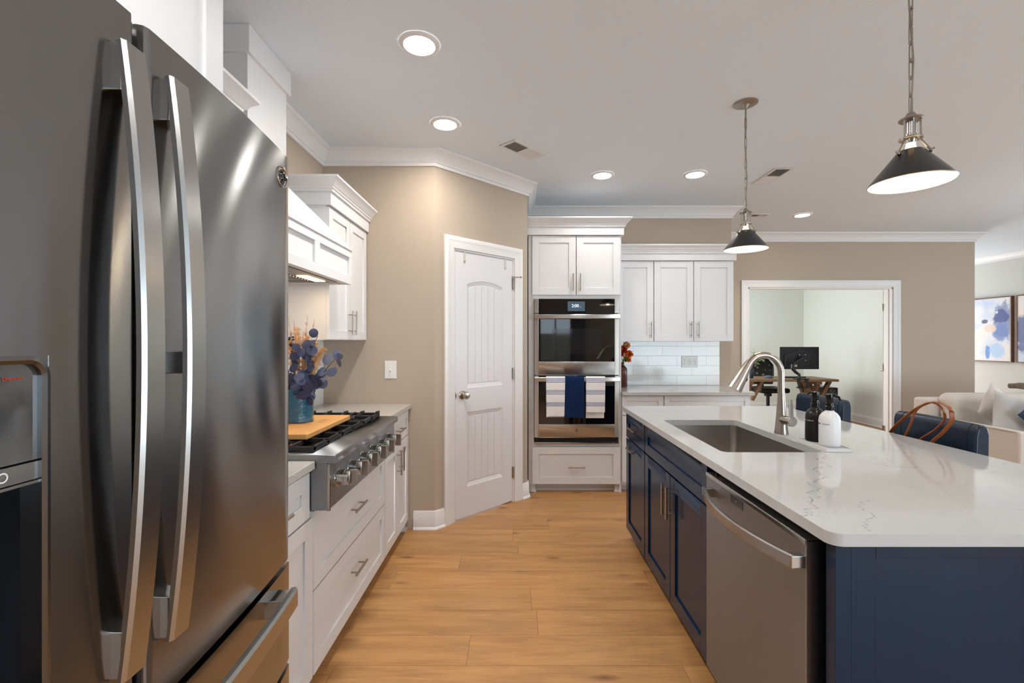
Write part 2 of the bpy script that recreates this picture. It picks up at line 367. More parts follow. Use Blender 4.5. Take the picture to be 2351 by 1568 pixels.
def tag(o, label, cat, group=None, kind=None):
    o['label'] = label; o['category'] = cat
    if group: o['group'] = group
    if kind: o['kind'] = kind
    return o
def thing(name, loc, label, cat, group=None, rz=0):
    o = bpy.data.objects.new(name, None); COL.objects.link(o); o.location = loc; o.rotation_euler = (0, 0, rz)
    o.empty_display_size = .1
    return tag(o, label, cat, group)
def struct(o):
    o['kind'] = 'structure'; return o
def copy_tree(o, parent=None):
    c = o.copy(); COL.objects.link(c)
    if parent is not None: c.parent = parent
    for ch in list(o.children): copy_tree(ch, c)
    return c
def text(s, size, M, m, name, parent, depth=.0006, align='CENTER'):
    """flat lettering; M maps local xy plane text to world"""
    cu = bpy.data.curves.new('t', 'FONT'); cu.body = s; cu.size = size; cu.extrude = depth; cu.align_x = align; cu.align_y = 'CENTER'
    o = bpy.data.objects.new('t', cu); COL.objects.link(o)
    dg = bpy.context.evaluated_depsgraph_get(); me = bpy.data.meshes.new_from_object(o.evaluated_get(dg))
    bpy.data.objects.remove(o)
    root = Vector((0, 0, 0)); p = parent
    while p: root += p.location; p = p.parent
    me.transform(Matrix.Translation(-root) @ M); me.materials.clear(); me.materials.append(m)
    q = bpy.data.objects.new(name, me); COL.objects.link(q); q.parent = parent
    return q

# frames for cabinet faces: local u, n (out of the face), v (up)
def FL(X): return frame((X, 0, 0), (0, 1, 0), (1, 0, 0))      # left run, faces +X, u = world Y
def FI(X): return frame((X, 0, 0), (0, 1, 0), (-1, 0, 0))     # island front, faces -X, u = world Y
def FB(Y): return frame((0, Y, 0), (1, 0, 0), (0, -1, 0))     # back run, faces -Y, u = world X

def shaker(mb, u0, u1, v0, v1, t=.02, rail=.062, rec=.008, n0=0):
    g = .0015
    u0 += g; u1 -= g; v0 += g; v1 -= g
    mb.box(u0, u0+rail, n0, n0+t, v0, v1); mb.box(u1-rail, u1, n0, n0+t, v0, v1)
    mb.box(u0+rail, u1-rail, n0, n0+t, v0, v0+rail); mb.box(u0+rail, u1-rail, n0, n0+t, v1-rail, v1)
    mb.box(u0+rail, u1-rail, n0, n0+t-rec, v0+rail, v1-rail)
    return mb
def pull(M, n0, u, v, vert, parent, L=.156, m=None):
    mb = MB(M); n = n0+.032; h = L/2; q = h-.026
    if vert:
        mb.cyl((u, n, v-h), (u, n, v+h), .006, seg=14)
        for k in (-q, q): mb.cyl((u, n0-.001, v+k), (u, n, v+k), .0042, seg=10)
    else:
        mb.cyl((u-h, n, v), (u+h, n, v), .006, seg=14)
        for k in (-q, q): mb.cyl((u+k, n0-.001, v), (u+k, n, v), .0042, seg=10)
    return mb.build('handle', m or NICKEL, parent)
def front(kind, M, u0, u1, v0, v1, parent, m, h=None, rail=.062, t=.02):
    o = shaker(MB(M), u0, u1, v0, v1, t, rail).build(kind, m, parent, bevel=.0012)
    if h: pull(M, t, h[1], h[2], h[0] == 'v', o)
    return o

CROWN = [(0, 0), (.085, 0), (.085, -.013), (.078, -.018), (.070, -.022), (.055, -.034), (.040, -.052), (.030, -.068), (.024, -.076), (.024, -.084), (.014, -.088), (.014, -.110), (0, -.110)]
CABCROWN = [(0, 0), (.062, 0), (.062, -.012), (.054, -.018), (.040, -.030), (.030, -.046), (.020, -.054), (.020, -.061), (.012, -.064), (.012, -.078), (0, -.078)]
BASE = [(0, 0), (.026, 0), (.024, .010), (.015, .018), (.015, .100), (.012, .106), (.012, .114), (.006, .130), (0, .132)]

# ================================================================== STRUCTURE
CZ = 2.73
WLX = -1.40; PY = 3.345; AX0, AY0, AX1, AY1 = -.589, 3.345, .099, 4.037; TY = 4.76; TXE = 2.214; FY = 5.88; FXE = 5.83; RX = 7.62; RY = -3.5
struct(MB().box(-1.55, 7.8, -3.7, 9.7, -.1, 0).build('floor', FLOOR))
struct(MB().box(-1.55, 7.8, -3.7, 9.7, CZ, CZ+.1).build('ceiling', CEIL))
struct(MB().box(-1.52, WLX, RY-.12, PY+.12, 0, CZ).build('wall_left', WALL))
struct(MB().box(WLX, AX0, PY, PY+.12, 0, CZ).build('wall_pantry', WALL))
# angled pantry wall with the door opening
AL = math.hypot(AX1-AX0, AY1-AY0); ang = math.atan2(AY1-AY0, AX1-AX0)
ud = (math.cos(ang), math.sin(ang), 0); nd = (math.sin(ang), -math.cos(ang), 0)
MA = frame((AX0, AY0, 0), ud, nd)
DU0, DU1, DH = .172, .806, 2.052       # opening
w = MB(MA); w.box(0, DU0, -.115, 0, 0, CZ); w.box(DU1, AL, -.115, 0, 0, CZ); w.box(DU0, DU1, -.115, 0, DH, CZ)
struct(w.build('wall_angled', WALL))
struct(MB().box(-.02, AX1, AY1+.0, TY, 0, CZ).build('wall_oven_side', WALL))
struct(MB().box(-.02, TXE, TY, TY+.12, 0, CZ).build('wall_back', WALL))
struct(MB().box(TXE-.12, TXE, TY+.12, FY, 0, CZ).build('wall_return', WALL))
OX0, OX1, OH = 2.95, 4.785, 2.04
w = MB(); w.box(TXE-.12, OX0, FY, FY+.12, 0, CZ); w.box(OX1, FXE, FY, FY+.12, 0, CZ); w.box(OX0, OX1, FY, FY+.12, OH, CZ)
struct(w.build('wall_far', WALL))
struct(MB().box(RX, RX+.12, 3.7, 9.6, 0, CZ).box(RX, RX+.12, RY-.12, .8, 0, CZ).box(RX, RX+.12, .8, 3.7, 0, .4).box(RX, RX+.12, .8, 3.7, 2.2, CZ).build('wall_right', HALLW))
w = MB(); w.box(WLX, .55, RY-.12, RY, 0, CZ); w.box(1.45, 2.6, RY-.12, RY, 0, CZ); w.box(6.0, RX, RY-.12, RY, 0, CZ)
w.box(.55, 1.45, RY-.12, RY, 0, .85); w.box(.55, 1.45, RY-.12, RY, 2.05, CZ); w.box(2.6, 6.0, RY-.12, RY, 2.15, CZ)
struct(w.build('wall_rear', WALL))
# office and hall
struct(MB().box(TXE-.12, FXE, 9.25, 9.37, 0, CZ).build('wall_office_back', OFFW))
struct(MB().box(5.75, FXE, FY+.12, 9.6, 0, CZ).build('wall_office_right', OFFW))
struct(MB().box(TXE-.12, TXE, FY+.12, 6.8, 0, CZ).box(TXE-.12, TXE, 8.6, 9.25, 0, CZ).box(TXE-.12, TXE, 6.8, 8.6, 0, .6).box(TXE-.12, TXE, 6.8, 8.6, 2.1, CZ).build('wall_office_left', OFFW))
struct(MB().box(TXE, OX0, FY+.12, FY+.125, 0, CZ).box(OX1, 5.75, FY+.12, FY+.125, 0, CZ).box(OX0, OX1, FY+.12, FY+.125, OH, CZ).build('wall_office_front', OFFW))
struct(MB().box(FXE, 5.95, 9.5, 9.6, 0, CZ).box(7.5, RX, 9.5, 9.6, 0, CZ).box(5.95, 7.5, 9.5, 9.6, 2.2, CZ).build('wall_hall_end', HALLW))
# windows
GLASS = mat('window_glass', (255, 255, 255), .02, trans=1, ior=1.1)
def window(n, M, u0, u1, v0, v1, mull=()):
    fr = MB(M); t = .045
    fr.box(u0, u0+t, -.09, -.03, v0, v1); fr.box(u1-t, u1, -.09, -.03, v0, v1); fr.box(u0+t, u1-t, -.09, -.03, v0, v0+t); fr.box(u0+t, u1-t, -.09, -.03, v1-t, v1)
    for q in mull: fr.box(q-.02, q+.02, -.09, -.03, v0+t, v1-t)
    o = struct(fr.build('window_%d' % n, TRIM))
    MB(M).box(u0+t*.8, u1-t*.8, -.062, -.058, v0+t*.8, v1-t*.8).build('pane', GLASS, o)
window(1, frame((0, RY, 0), (1, 0, 0), (0, 1, 0)), .55, 1.45, .85, 2.05, (1.0,))
window(2, frame((0, RY, 0), (1, 0, 0), (0, 1, 0)), 2.6, 6.0, 0, 2.15, (3.45, 4.3, 5.15))
window(3, frame((RX, 0, 0), (0, 1, 0), (-1, 0, 0)), .8, 3.7, .4, 2.2, (1.77, 2.73))
window(4, frame((TXE, 0, 0), (0, 1, 0), (1, 0, 0)), 6.8, 8.6, .6, 2.1, (7.7,))
window(5, frame((0, 9.5, 0), (1, 0, 0), (0, -1, 0)), 5.95, 7.5, 0, 2.2, (6.72,))
CURT = mat('grey_curtain', (150, 148, 150), .95, spec=.05, var=.35, vscale=7, vstretch=(9, 1, .1))
for nm, x0, x1 in (('left panel', .28, .62), ('right panel', 1.36, 1.75)):
    mb = MB(); pts = [(x0+(x1-x0)*i/40, RY+.07+.022*math.sin(i*1.25)) for i in range(41)]
    poly = pts+[(x, y-.006) for x, y in pts[::-1]]
    mb.prism(poly, .25, 2.32, 'z'); tag(mb.build('curtain', CURT), 'grey striped curtain, '+nm+' of the breakfast window behind the camera', 'curtain')
struct(MB().box(-6, 12, -14, RY-.13, -.3, -.12).build('ground_outside', mat('lawn', (92, 104, 62), .95, var=.3, vscale=3)))
struct(MB().box(-6, 12, -12.1, -12, -.12, 1.7).build('fence_outside', mat('fence_wood', (150, 140, 128), .9, var=.2, vscale=2)))
# crown mouldings (room)
tz = lambda a, b, h: (a, b, CZ+h)
struct(MB().sweep([(WLX, 2.37), (WLX, PY), (AX0, PY), (AX1, AY1), (AX1, TY), (TXE, TY), (TXE, FY), (FXE, FY), (FXE, 9.4)], CROWN, mp=tz).build('trim_1', TRIM, bevel=.001))
struct(MB().sweep([(RX, 9.45), (RX, RY)], CROWN, mp=tz).build('trim_2', TRIM))
# baseboards
bz = lambda a, b, h: (a, b, h)
cL = .080; cR = .898   # casing outer edges on the angled wall
pa = lambda u: (AX0+ud[0]*u, AY0+ud[1]*u)
struct(MB().sweep([(-.742, PY), (AX0, PY), pa(cL)], BASE, mp=bz).build('baseboard_pantry', TRIM, bevel=.0008))
struct(MB().sweep([pa(cR), (AX1, AY1), (AX1, 4.10)], BASE, mp=bz).build('baseboard_oven_side', TRIM, bevel=.0008))
struct(MB().sweep([(TXE, TY), (TXE, FY), (OX0-.09, FY)], BASE, mp=bz).build('baseboard_return', TRIM))
struct(MB().sweep([(OX1+.09, FY), (FXE, FY), (FXE, 9.4)], BASE, mp=bz).build('baseboard_far', TRIM))
struct(MB().sweep([(TXE, 9.25), (5.75, 9.25), (5.75, FY+.14)], BASE, mp=bz).build('baseboard_office', TRIM))
struct(MB().sweep([(RX, 9.45), (RX, RY)], BASE, mp=bz).build('baseboard_right', TRIM))
# door casings
CAS = [(0, 0), (0, .012), (.014, .014), (.050, .017), (.058, .022), (.080, .022), (.088, .018), (.088, 0)]
def casing(name, M, u0, u1, h, jamb=.115):
    mb = MB(M); g = .004
    # travel up the right side, over and down the left so that "right of travel" is outward
    mb.sweep([(u0-g, 0), (u0-g, h+g), (u1+g, h+g), (u1+g, 0)], [(-o, n) for o, n in CAS], mp=lambda a, b, hh: (a, hh, b))
    return struct(mb.build(name, TRIM, bevel=.0008))
casing('trim_3', MA, DU0, DU1, DH)
casing('trim_4', FB(FY), OX0, OX1, OH)
jm = MB(MA); jm.box(DU0-.003, DU0+.012, -.118, .001, 0, DH); jm.box(DU1-.012, DU1+.003, -.118, .001, 0, DH); jm.box(DU0, DU1, -.118, .001, DH-.012, DH+.003)
jm.box(DU0+.012, DU0+.024, -.118, -.045, 0, DH-.012); jm.box(DU1-.024, DU1-.012, -.118, -.045, 0, DH-.012)
struct(jm.build('trim_5', TRIM))
jm = MB(FB(FY)); jm.box(OX0-.003, OX0+.014, -.127, .001, 0, OH); jm.box(OX1-.014, OX1+.003, -.127, .001, 0, OH); jm.box(OX0-.006, OX1+.006, -.127, .001, OH-.014, OH+.006)
jm.box(OX1-.026, OX1-.014, -.08, -.04, 0, OH-.014)
struct(jm.build('trim_6', TRIM))

# ---- pantry door (two moulded panels, arched top, plank grooves)
def pantry_door():
    u0, u1 = DU0+.017, DU1-.014; z0, z1 = .012, DH-.015
    d = MB(MA); n0, n1 = -.038, -.003
    pl, pr = u0+.112, u1-.112                       # panel sides
    lo0, lo1 = z0+.225, z0+.800; up0, up1 = z0+.985, z0+1.785; arch = .035
    N = 16
    def arc(u): k = (u-(pl+pr)/2)/((pr-pl)/2); return up1+arch*(1-k*k)
    # frame around panels
    d.box(u0, pl, n0, n1, z0, z1); d.box(pr, u1, n0, n1, z0, z1)
    d.box(pl, pr, n0, n1, z0, lo0); d.box(pl, pr, n0, n1, lo1, up0)
    us = [pl+(pr-pl)*i/N for i in range(N+1)]
    for a, b in zip(us[:-1], us[1:]):
        d.hexa([(a, n0, arc(a)), (b, n0, arc(b)), (b, n1, arc(b)), (a, n1, arc(a)), (a, n0, z1), (b, n0, z1), (b, n1, z1), (a, n1, z1)])
    body = d.build('door_1', DOORM)
    struct(body)
    # panels: sticking bevel down to a recess, then raised field with grooves
    def panel(top, zb):
        p = MB(MA); ins = .032; nf = n1-.011
        def ring(o, n):
            pts = [(pl+o*.7, n, zb+o), (pr-o*.7, n, zb+o)]
            for i in range(N, -1, -1):
                u = pl+o*.7+(pr-pl-1.4*o)*i/N; pts.append((u, n, top(u)-o))
            return pts
        rs = [ring(0, n1-.0003), ring(.004, n1-.003), ring(ins, nf)]
        k = len(rs[0]); vs = sum(rs, []); fs = []
        for a in range(2):
            for i in range(k): fs.append((a*k+i, a*k+(i+1) % k, (a+1)*k+(i+1) % k, (a+1)*k+i))
        fs.append([2*k+i for i in range(k)])
        p.add(vs, fs)
        a0, a1 = pl+ins*.7+.001, pr-ins*.7-.001; nb = 5; bw = (a1-a0)/nb
        for i in range(nb):
            q0, q1 = a0+bw*i+.0016, a0+bw*(i+1)-.0016; zb_ = zb+ins+.001; t0, t1 = top(q0)-ins-.001, top(q1)-ins-.001; nt_ = nf+.003
            p.hexa([(q0, nf-.001, zb_), (q1, nf-.001, zb_), (q1, nt_, zb_+.003), (q0, nt_, zb_+.003), (q0, nf-.001, t0), (q1, nf-.001, t1), (q1, nt_, t1-.003), (q0, nt_, t0-.003)])
        p.build('panel', DOORM, body)
    panel(arc, up0); panel(lambda u: lo1, lo0)
    k = MB(MA); kz = .947; ku = u0+.066
    k.lathe([(.0001, 0), (.033, 0), (.033, .006), (.026, .010), (.012, .012), (.011, .030), (.020, .036), (.028, .046), (.029, .056), (.022, .068), (.0001, .071)], (ku, n1, kz), axis=(0, 1, 0), seg=28)
    k.build('door_handle', NICKEL, body)
    l = MB(MA); l.box(u0-.0045, u0+.004, -.030, -.0022, kz-.028, kz+.028); l.box(u0-.0045, u0+.010, -.006, -.0010, kz-.012, kz+.012); l.build('latch', NICKEL, body)
    for hz in (.25, 1.085, 1.84):
        h = MB(MA); h.cyl((u1+.004, .006, hz-.045), (u1+.004, .006, hz+.045), .0065, seg=12); h.box(u1-.004, u1+.014, -.003, .001, hz-.044, hz+.044)
        h.cyl((u1+.004, .006, hz-.05), (u1+.004, .006, hz+.05), .004, seg=10)
        h.build('hinge', NICKEL, body)
    s = MB(MA); s.cyl((u1+.004, .006, 1.89), (u1+.004, .006, 1.905), .008, seg=12); s.cyl((u1+.004, .006, 1.898), (u1+.05, .045, 1.898), .0035, seg=8); s.cyl((u1+.05, .045, 1.898), (u1+.058, .052, 1.898), .008, seg=12)
    s.cyl((u1+.004, .006, 1.898), (u1-.012, .022, 1.898), .003, seg=8)
    s.build('door_stop', NICKEL, body)
    HK = mat('hook_metal', (205, 198, 190), .4, metal=.3)
    for i, hu in enumerate((u0+.088, u1-.082)):
        h = MB(MA); h.box(hu-.011, hu+.011, n1, n1+.0025, z1-.075, z1+.002); h.cyl((hu, n1, z1-.075), (hu, n1+.0025, z1-.075), .011, seg=18)
        h.box(hu-.011, hu+.011, n0, n1+.0025, z1, z1+.0025)
        o = h.build('over_door_hook', HK)
        tag(o, ('left' if i == 0 else 'right')+' small grey strap hook over the top edge of the pantry door', 'hook', 'hooks over the pantry door')
pantry_door()

# ---- office door: hinged on the right jamb, swung open until it is seen nearly edge-on
od = bpy.data.objects.new('door_2', None); COL.objects.link(od); od.location = (OX1-.018, FY+.135, 0); od.rotation_euler = (0, 0, R(90-41.5)); struct(od)
d = MB(); d.box(0, .86, -.04, -.0, .012, OH-.02)
b = d.build('door_leaf', DOORM, od, bevel=.002, local=True)
for hz in (.22, 1.02, 1.80):
    h = MB(); h.box(-.0025, -.0003, -.036, -.004, hz-.045, hz+.045); h.cyl((-.004, .002, hz-.045), (-.004, .002, hz+.045), .006, seg=12)
    h.build('hinge', NICKEL, od, local=True)
    # leaf of the hinge on the jamb
    MB(FB(FY)).box(OX1-.0165, OX1-.0145, -.125, -.085, hz-.045, hz+.045).build('hinge_plate', NICKEL, bpy.data.objects['trim_6'])
kb = MB(); kb.lathe([(.0001, 0), (.03, 0), (.03, .006), (.012, .01), (.012, .03), (.027, .045), (.02, .06), (.0001, .062)], (.80, 0, .95), axis=(0, 1, 0)); kb.build('door_handle', NICKEL, od, local=True)

# ================================================================== TILE BACKSPLASH
struct(MB().box(.94, 2.089, TY-.008, TY, .905, 1.364).build('wall_backsplash', TILE))
struct(MB().box(WLX, WLX+.008, 1.12, PY-.002, .905, 1.68).build('wall_range_backsplash', mat('range_backsplash', (232, 230, 226), .25)))

# ================================================================== LEFT RUN
FX = -.797                    # carcass front; door faces add .02
ML = FL(FX)
def base_box(mb, M, u0, u1, depth, toe=.07, zt=.875):
    mb.box(u0, u1, -depth, 0, .065, zt)
    mb.box(u0, u1, -depth, -toe, 0, .065)
    return mb
# near base cabinet (between refrigerator and range top)
t = thing('base_cabinet', (FX-.3, 1.46, 0), 'white base cabinet between the refrigerator and the range top', 'cabinet', 'white base cabinets on the left wall')
MB(ML).box(1.183, 1.742, -.58, 0, .065, .875).box(1.183, 1.772, -.57, -.001, .065, .70).box(1.183, 1.772, -.58, -.07, 0, .065).build('body', CAB, t, bevel=.001)
front('drawer', ML, 1.185, 1.743, .690, .862, t, CAB, ('h', 1.466, .776))
front('door', ML, 1.185, 1.466, .07, .684, t, CAB, ('v', 1.43, .56)); front('door', ML, 1.468, 1.768, .07, .684, t, CAB, ('v', 1.50, .56))
t = thing('base_cabinet', (FX-.3, 2.25, 0), 'white cabinet of two wide drawers under the range top', 'cabinet', 'white base cabinets on the left wall')
base_box(MB(ML), ML, 1.774, 2.738, .58, zt=.705).build('body', CAB, t, bevel=.001)
front('drawer', ML, 1.776, 2.735, .398, .703, t, CAB, ('h', 2.235, .560)); front('drawer', ML, 1.776, 2.735, .07, .394, t, CAB, ('h', 2.235, .265))
t = thing('base_cabinet', (FX-.3, 3.04, 0), 'white base cabinet with one drawer over two doors beside the pantry wall', 'cabinet', 'white base cabinets on the left wall')
base_box(MB(ML), ML, 2.74, PY-.004, .58).build('body', CAB, t, bevel=.001)
front('drawer', ML, 2.742, 3.335, .690, .862, t, CAB, ('h', 3.05, .772), rail=.05)
front('door', ML, 2.742, 3.037, .07, .684, t, CAB, ('v', 3.005, .565)); front('door', ML, 3.040, 3.335, .07, .684, t, CAB, ('v', 3.078, .575))
f = MB(); f.prism([(PY-.05, 0), (PY-.004, 0), (PY-.004, .07), (PY-.05, .07)], -.87, -.80, 'x'); f.box(-.87, -.785, PY-.06, PY-.004, 0, .018)
f.build('foot', CAB, t, bevel=.003)

tag(MB().box(WLX+.009, -.757, 1.183, 1.742, .875, .905).build('countertop', QUARTZW, bevel=.002), 'pale quartz countertop between the refrigerator and range top', 'countertop')
tag(MB().box(WLX+.009, -.757, 2.666, PY-.002, .875, .905).build('countertop', QUARTZW, bevel=.002), 'pale quartz countertop between the range top and pantry wall', 'countertop')

# ---- range top
RY0, RY1 = 1.744, 2.664
t = thing('cooktop', (-1.05, 2.2, .714), 'stainless steel gas range top with six knobs and black grates', 'cooktop')
b = MB()
b.box(WLX+.012, -.712, RY0+.004, RY1-.004, .715, .895)
b.prism([(-.712, .715), (-.704, .722), (-.700, .895), (-.712, .895)], RY0+.004, RY1-.004, 'y')
b.build('body', STEEL2, t, bevel=.003)
b = MB(); b.prism([(WLX+.012, .894), (-.684, .894), (-.681, .898), (-.681, .921), (-.685, .925), (-.76, .927), (WLX+.012, .927)], RY0, RY1, 'y')
b.build('top_tray', STEEL2, t, bevel=.0025)
MB().box(WLX+.06, -.79, RY0+.04, RY1-.04, .9265, .9295).build('burner_well', mat('range_well', (22, 21, 21), .3), t)
for y in (RY0+.004, RY1-.004):
    MB().cyl((-.708, y, .716), (-.708, y, .893), .0065, seg=16).build('corner_trim', STEELB, t)
for i in range(6):
    ky = 1.812+.1385*i; kz = .824
    kb = MB(); kb.lathe([(.036, 0), (.036, .006), (.030, .007), (.030, .030), (.0315, .031), (.0315, .036), (.029, .037), (.029, .054), (.026, .056), (.0001, .056)], (-.704, ky, kz), axis=(1, 0, 0), seg=32)
    ko = kb.build('knob', STEELB, t)
    g = MB(); g.box(-.652, -.622, ky-.008, ky+.008, kz-.031, kz+.031); g.build('knob_grip', NICKEL, ko, bevel=.002)
BURN = mat('burner_cap', (28, 27, 27), .4); BRASS = mat('burner_ring', (150, 92, 60), .35, 1)
for bx in (-.93, -1.20):
    for k in range(3):
        by = RY0+.155+.305*k
        mb = MB(); mb.lathe([(.05, 0), (.05, .010), (.040, .014)], (bx, by, .929), seg=28); mb.build('burner_ring', BRASS, t)
        mb = MB(); mb.lathe([(.0001, .022), (.038, .022), (.040, .018), (.040, .012), (.0001, .012)], (bx, by, .929), seg=28); mb.build('burner_cap', BURN, t)
for k in range(3):
    y0 = RY0+.03+.2875*k; y1 = y0+.284; x0, x1 = WLX+.07, -.777; zt = .951
    g = MB(); w_ = .013; h_ = .014
    g.box(x1-w_, x1, y0, y1, zt-h_-.004, zt); g.box(x0, x0+w_, y0, y1, zt-h_, zt)
    g.box(x0, x1, y0, y0+w_, zt-h_-.002, zt); g.box(x0, x1, y1-w_, y1, zt-h_-.002, zt)
    xm = (x0+x1)/2; g.box(xm-w_/2, xm+w_/2, y0, y1, zt-h_, zt)
    ym = (y0+y1)/2
    for bx in ((x0+xm)/2, (xm+x1)/2):
        hw = (x1-xm)/2
        for s_ in (-1, 1):
            g.box(min(bx+s_*hw, bx+s_*.045), max(bx+s_*hw, bx+s_*.045), ym-.005, ym+.005, zt-.012, zt+.004)
            g.box(bx-.005, bx+.005, min(ym+s_*.142, ym+s_*.045), max(ym+s_*.142, ym+s_*.045), zt-.012, zt+.004)
    for (fx, fy) in ((x0+.01, y0+.01), (x1-.01, y0+.01), (x0+.01, y1-.01), (x1-.01, y1-.01), (x1-.01, ym)):
        g.box(fx-.010, fx+.010, fy-.012, fy+.012, .9285, zt)
    for q in range(1, 6):
        fx_ = x0+(x1-x0)*q/6
        for ya, yb, tb in ((y0+.002, y0+.105, y0+.002), (y1-.105, y1-.002, y1-.016)):
            g.box(fx_-.0055, fx_+.0055, ya, yb, zt-.014, zt+.0035); 
    for q in range(0, 7):
        fx_ = min(x1-.006, max(x0+.006, x0+(x1-x0)*q/6))
        if k == 2: g.box(fx_-.0065, fx_+.0065, y1-.040, y1+.002, zt-.004, zt+.011)
    g.build('grate', IRON, t, bevel=.0018)

# ---- hood
t = thing('range_hood', (-1.18, 2.2, 1.68), 'white wooden range hood with tapered chimney above the range top', 'range hood')
HY0, HY1, HX = 1.748, 2.662, -.958
MH = FL(HX)
b = MB(); b.box(WLX+.001, HX, HY0, HY1, 1.700, 1.878)
b.box(WLX+.001, HX-.012, HY0, HY0+.02, 1.681, 1.71); b.box(WLX+.001, HX-.012, HY1-.02, HY1, 1.681, 1.71); b.box(HX-.022, HX, HY0, HY1, 1.681, 1.71)
b.build('canopy_box', CAB, t, bevel=.001)
b = MB(MH); hm = (HY0+HY1)/2
b.box(HY0, HY1, 0, .012, 1.681, 1.727); b.box(HY0, HY1, 0, .012, 1.832, 1.872)
for q0, q1 in ((HY0, HY0+.035), (hm-.028, hm+.028), (HY1-.035, HY1)): b.box(q0, q1, 0, .0118, 1.727, 1.832)
b.build('face_frame', CAB, t, bevel=.001)
b = MB(); b.box(WLX+.001, HX+.018, HY0, HY1+.004, 1.872, 1.887); b.build('ledge', CAB, t, bevel=.002)
cx, cy0, cy1, cz = -1.17, 2.015, 2.355, 2.15
b = MB(); b.hexa([(WLX+.001, HY0+.01, 1.887), (WLX+.001, HY1-.004, 1.887), (HX+.01, HY1-.004, 1.887), (HX+.01, HY0+.01, 1.887),
                  (WLX+.001, cy0, cz), (WLX+.001, cy1, cz), (cx, cy1, cz), (cx, cy0, cz)]); b.build('tapered_shroud', CAB, t, bevel=.001)
MB().box(WLX+.001, cx, cy0, cy1, cz-.01, 2.625).build('chimney', CAB, t, bevel=.001)
MB().box(WLX+.001, cx+.016, cy0-.016, cy1+.016, 2.61, CZ-.001).build('chimney_collar', CAB, t, bevel=.001)
ins = MB(); ins.box(WLX+.09, HX-.05, HY0+.06, HY1-.06, 1.686, 1.699); ins.build('vent_insert', mat('hood_insert', (120, 118, 115), .35, .9), t, bevel=.001)
fl = MB()
for i in range(22):
    yy = HY0+.12+i*.032; fl.box(WLX+.14, HX-.16, yy, yy+.012, 1.681, 1.687)
fl.build('baffle_filter', STEELB, t)
for yy in (1.98, 2.43):
    MB().box(HX-.145, HX-.09, yy-.11, yy+.11, 1.683, 1.6865).build('hood_lamp', mat('hood_lamp', (255, 225, 180), .4, emit=(255, 214, 160), estr=6), t)
for yy in (1.98, 2.43):
    a = area('hood_light', (HX-.12, yy, 1.678), (0, 0, 0), .05, .2, .8, (1, .80, .58))

# ---- wall cabinets on the left
def upper(name, M, u0, u1, z0, z1, depth, doors, label, group, handles, crown=True, ret0=True, ret1=True, zc=2.295, sgn=1, rail=.055, lower=2.140):
    o = M @ Vector(((u0+u1)/2, -depth/2, z0))
    t = thing(name, o, label, 'cabinet', group)
    MB(M).box(u0, u1, -depth, 0, z0, lower+.03).build('body', CAB, t, bevel=.001)
    for i, (a, b_) in enumerate(doors):
        front('door', M, a, b_, z0+.002, lower-.002, t, CAB, handles[i], rail=rail)
    e0 = .016 if ret0 else 0; e1 = .016 if ret1 else 0
    MB(M).box(u0-e0, u1+e1, -depth, .036, lower+.002, zc-.078+.005).build('fascia', CAB, t, bevel=.001)
    # crown, travelling so that outward is on the right
    path = []
    if ret0: path.append((u0-e0, -depth+.01))
    path += [(u0-e0, .036), (u1+e1, .036)]
    if ret1: path.append((u1+e1, -depth+.01))
    MB(M).sweep(path, [(-o_, h_) for o_, h_ in CABCROWN], mp=lambda a, b2, h: (a, b2, zc+h)).build('crown', CAB, t, bevel=.0008)
    MB(M).box(u0-e0, u1+e1, -depth, .036, zc-.02, zc-.002).build('top_board', CAB, t)
    return t
UX = -1.10
MU = FL(UX)
upper('wall_cabinet', MU, 2.672, PY-.003, 1.364, 2.3, .295, [(2.674, 3.006), (3.009, 3.338)], 'white two-door wall cabinet between the range hood and pantry wall', 'white wall cabinets on the left wall',
      [('v', 2.978, 1.475), ('v', 3.040, 1.475)], ret1=False)
upper('wall_cabinet', MU, 1.183, 1.738, 1.364, 2.3, .295, [(1.185, 1.447), (1.450, 1.736)], 'white wall cabinet behind the refrigerator, only its crown showing', 'white wall cabinets on the left wall',
      [('v', 1.42, 1.475), ('v', 1.48, 1.475)], ret0=False)
# cabinet over the refrigerator + tall side panel
t = thing('refrigerator_cabinet', (-1.07, .64, 1.83), 'white deep cabinet above the refrigerator', 'cabinet')
MO = FL(-.766)
MB(MO).box(.10, 1.153, -.63, 0, 1.83, CZ-.002).build('body', CAB, t, bevel=.001)
front('door', MO, .105, .640, 1.85, 2.62, t, CAB, rail=.06); front('door', MO, .643, 1.180, 1.85, 2.62, t, CAB, rail=.066)
tag(MB().box(WLX+.003, -.767, 1.155, 1.181, 0, CZ-.002).build('side_panel', CAB, bevel=.001), 'tall white panel enclosing the far side of the refrigerator', 'cabinet panel')

# ================================================================== REFRIGERATOR
t = thing('refrigerator', (-.9, .62, 0), 'large stainless steel refrigerator with french doors and two drawers', 'refrigerator')
def fx(y): return -.4985-.135*(y-.60)**2
def fskin(y0, y1, z0, z1, back=-.585, n=28, r=.010):
    mb = MB(); pts = []
    for i in range(n+1):
        y = y0+(y1-y0)*i/n; pts.append((fx(y), y))
    # rounded vertical edges
    pts[0] = (pts[0][0]-r, y0); pts.insert(1, (fx(y0)-r*.3, y0+r*.3)); pts.insert(2, (fx(y0), y0+r))
    pts[-1] = (pts[-1][0]-r, y1); pts.insert(-1, (fx(y1)-r*.3, y1-r*.3))
    poly = pts+[(back, y1), (back, y0)]
    k = len(poly)
    vs = [(x, y, z0) for x, y in poly]+[(x, y, z1) for x, y in poly]
    mb.add(vs, [list(range(k))[::-1], list(range(k, 2*k))]); 
    mb.add(vs, [(i, (i+1) % k, k+(i+1) % k, k+i) for i in range(k)], True)
    return mb
FZ = 1.78
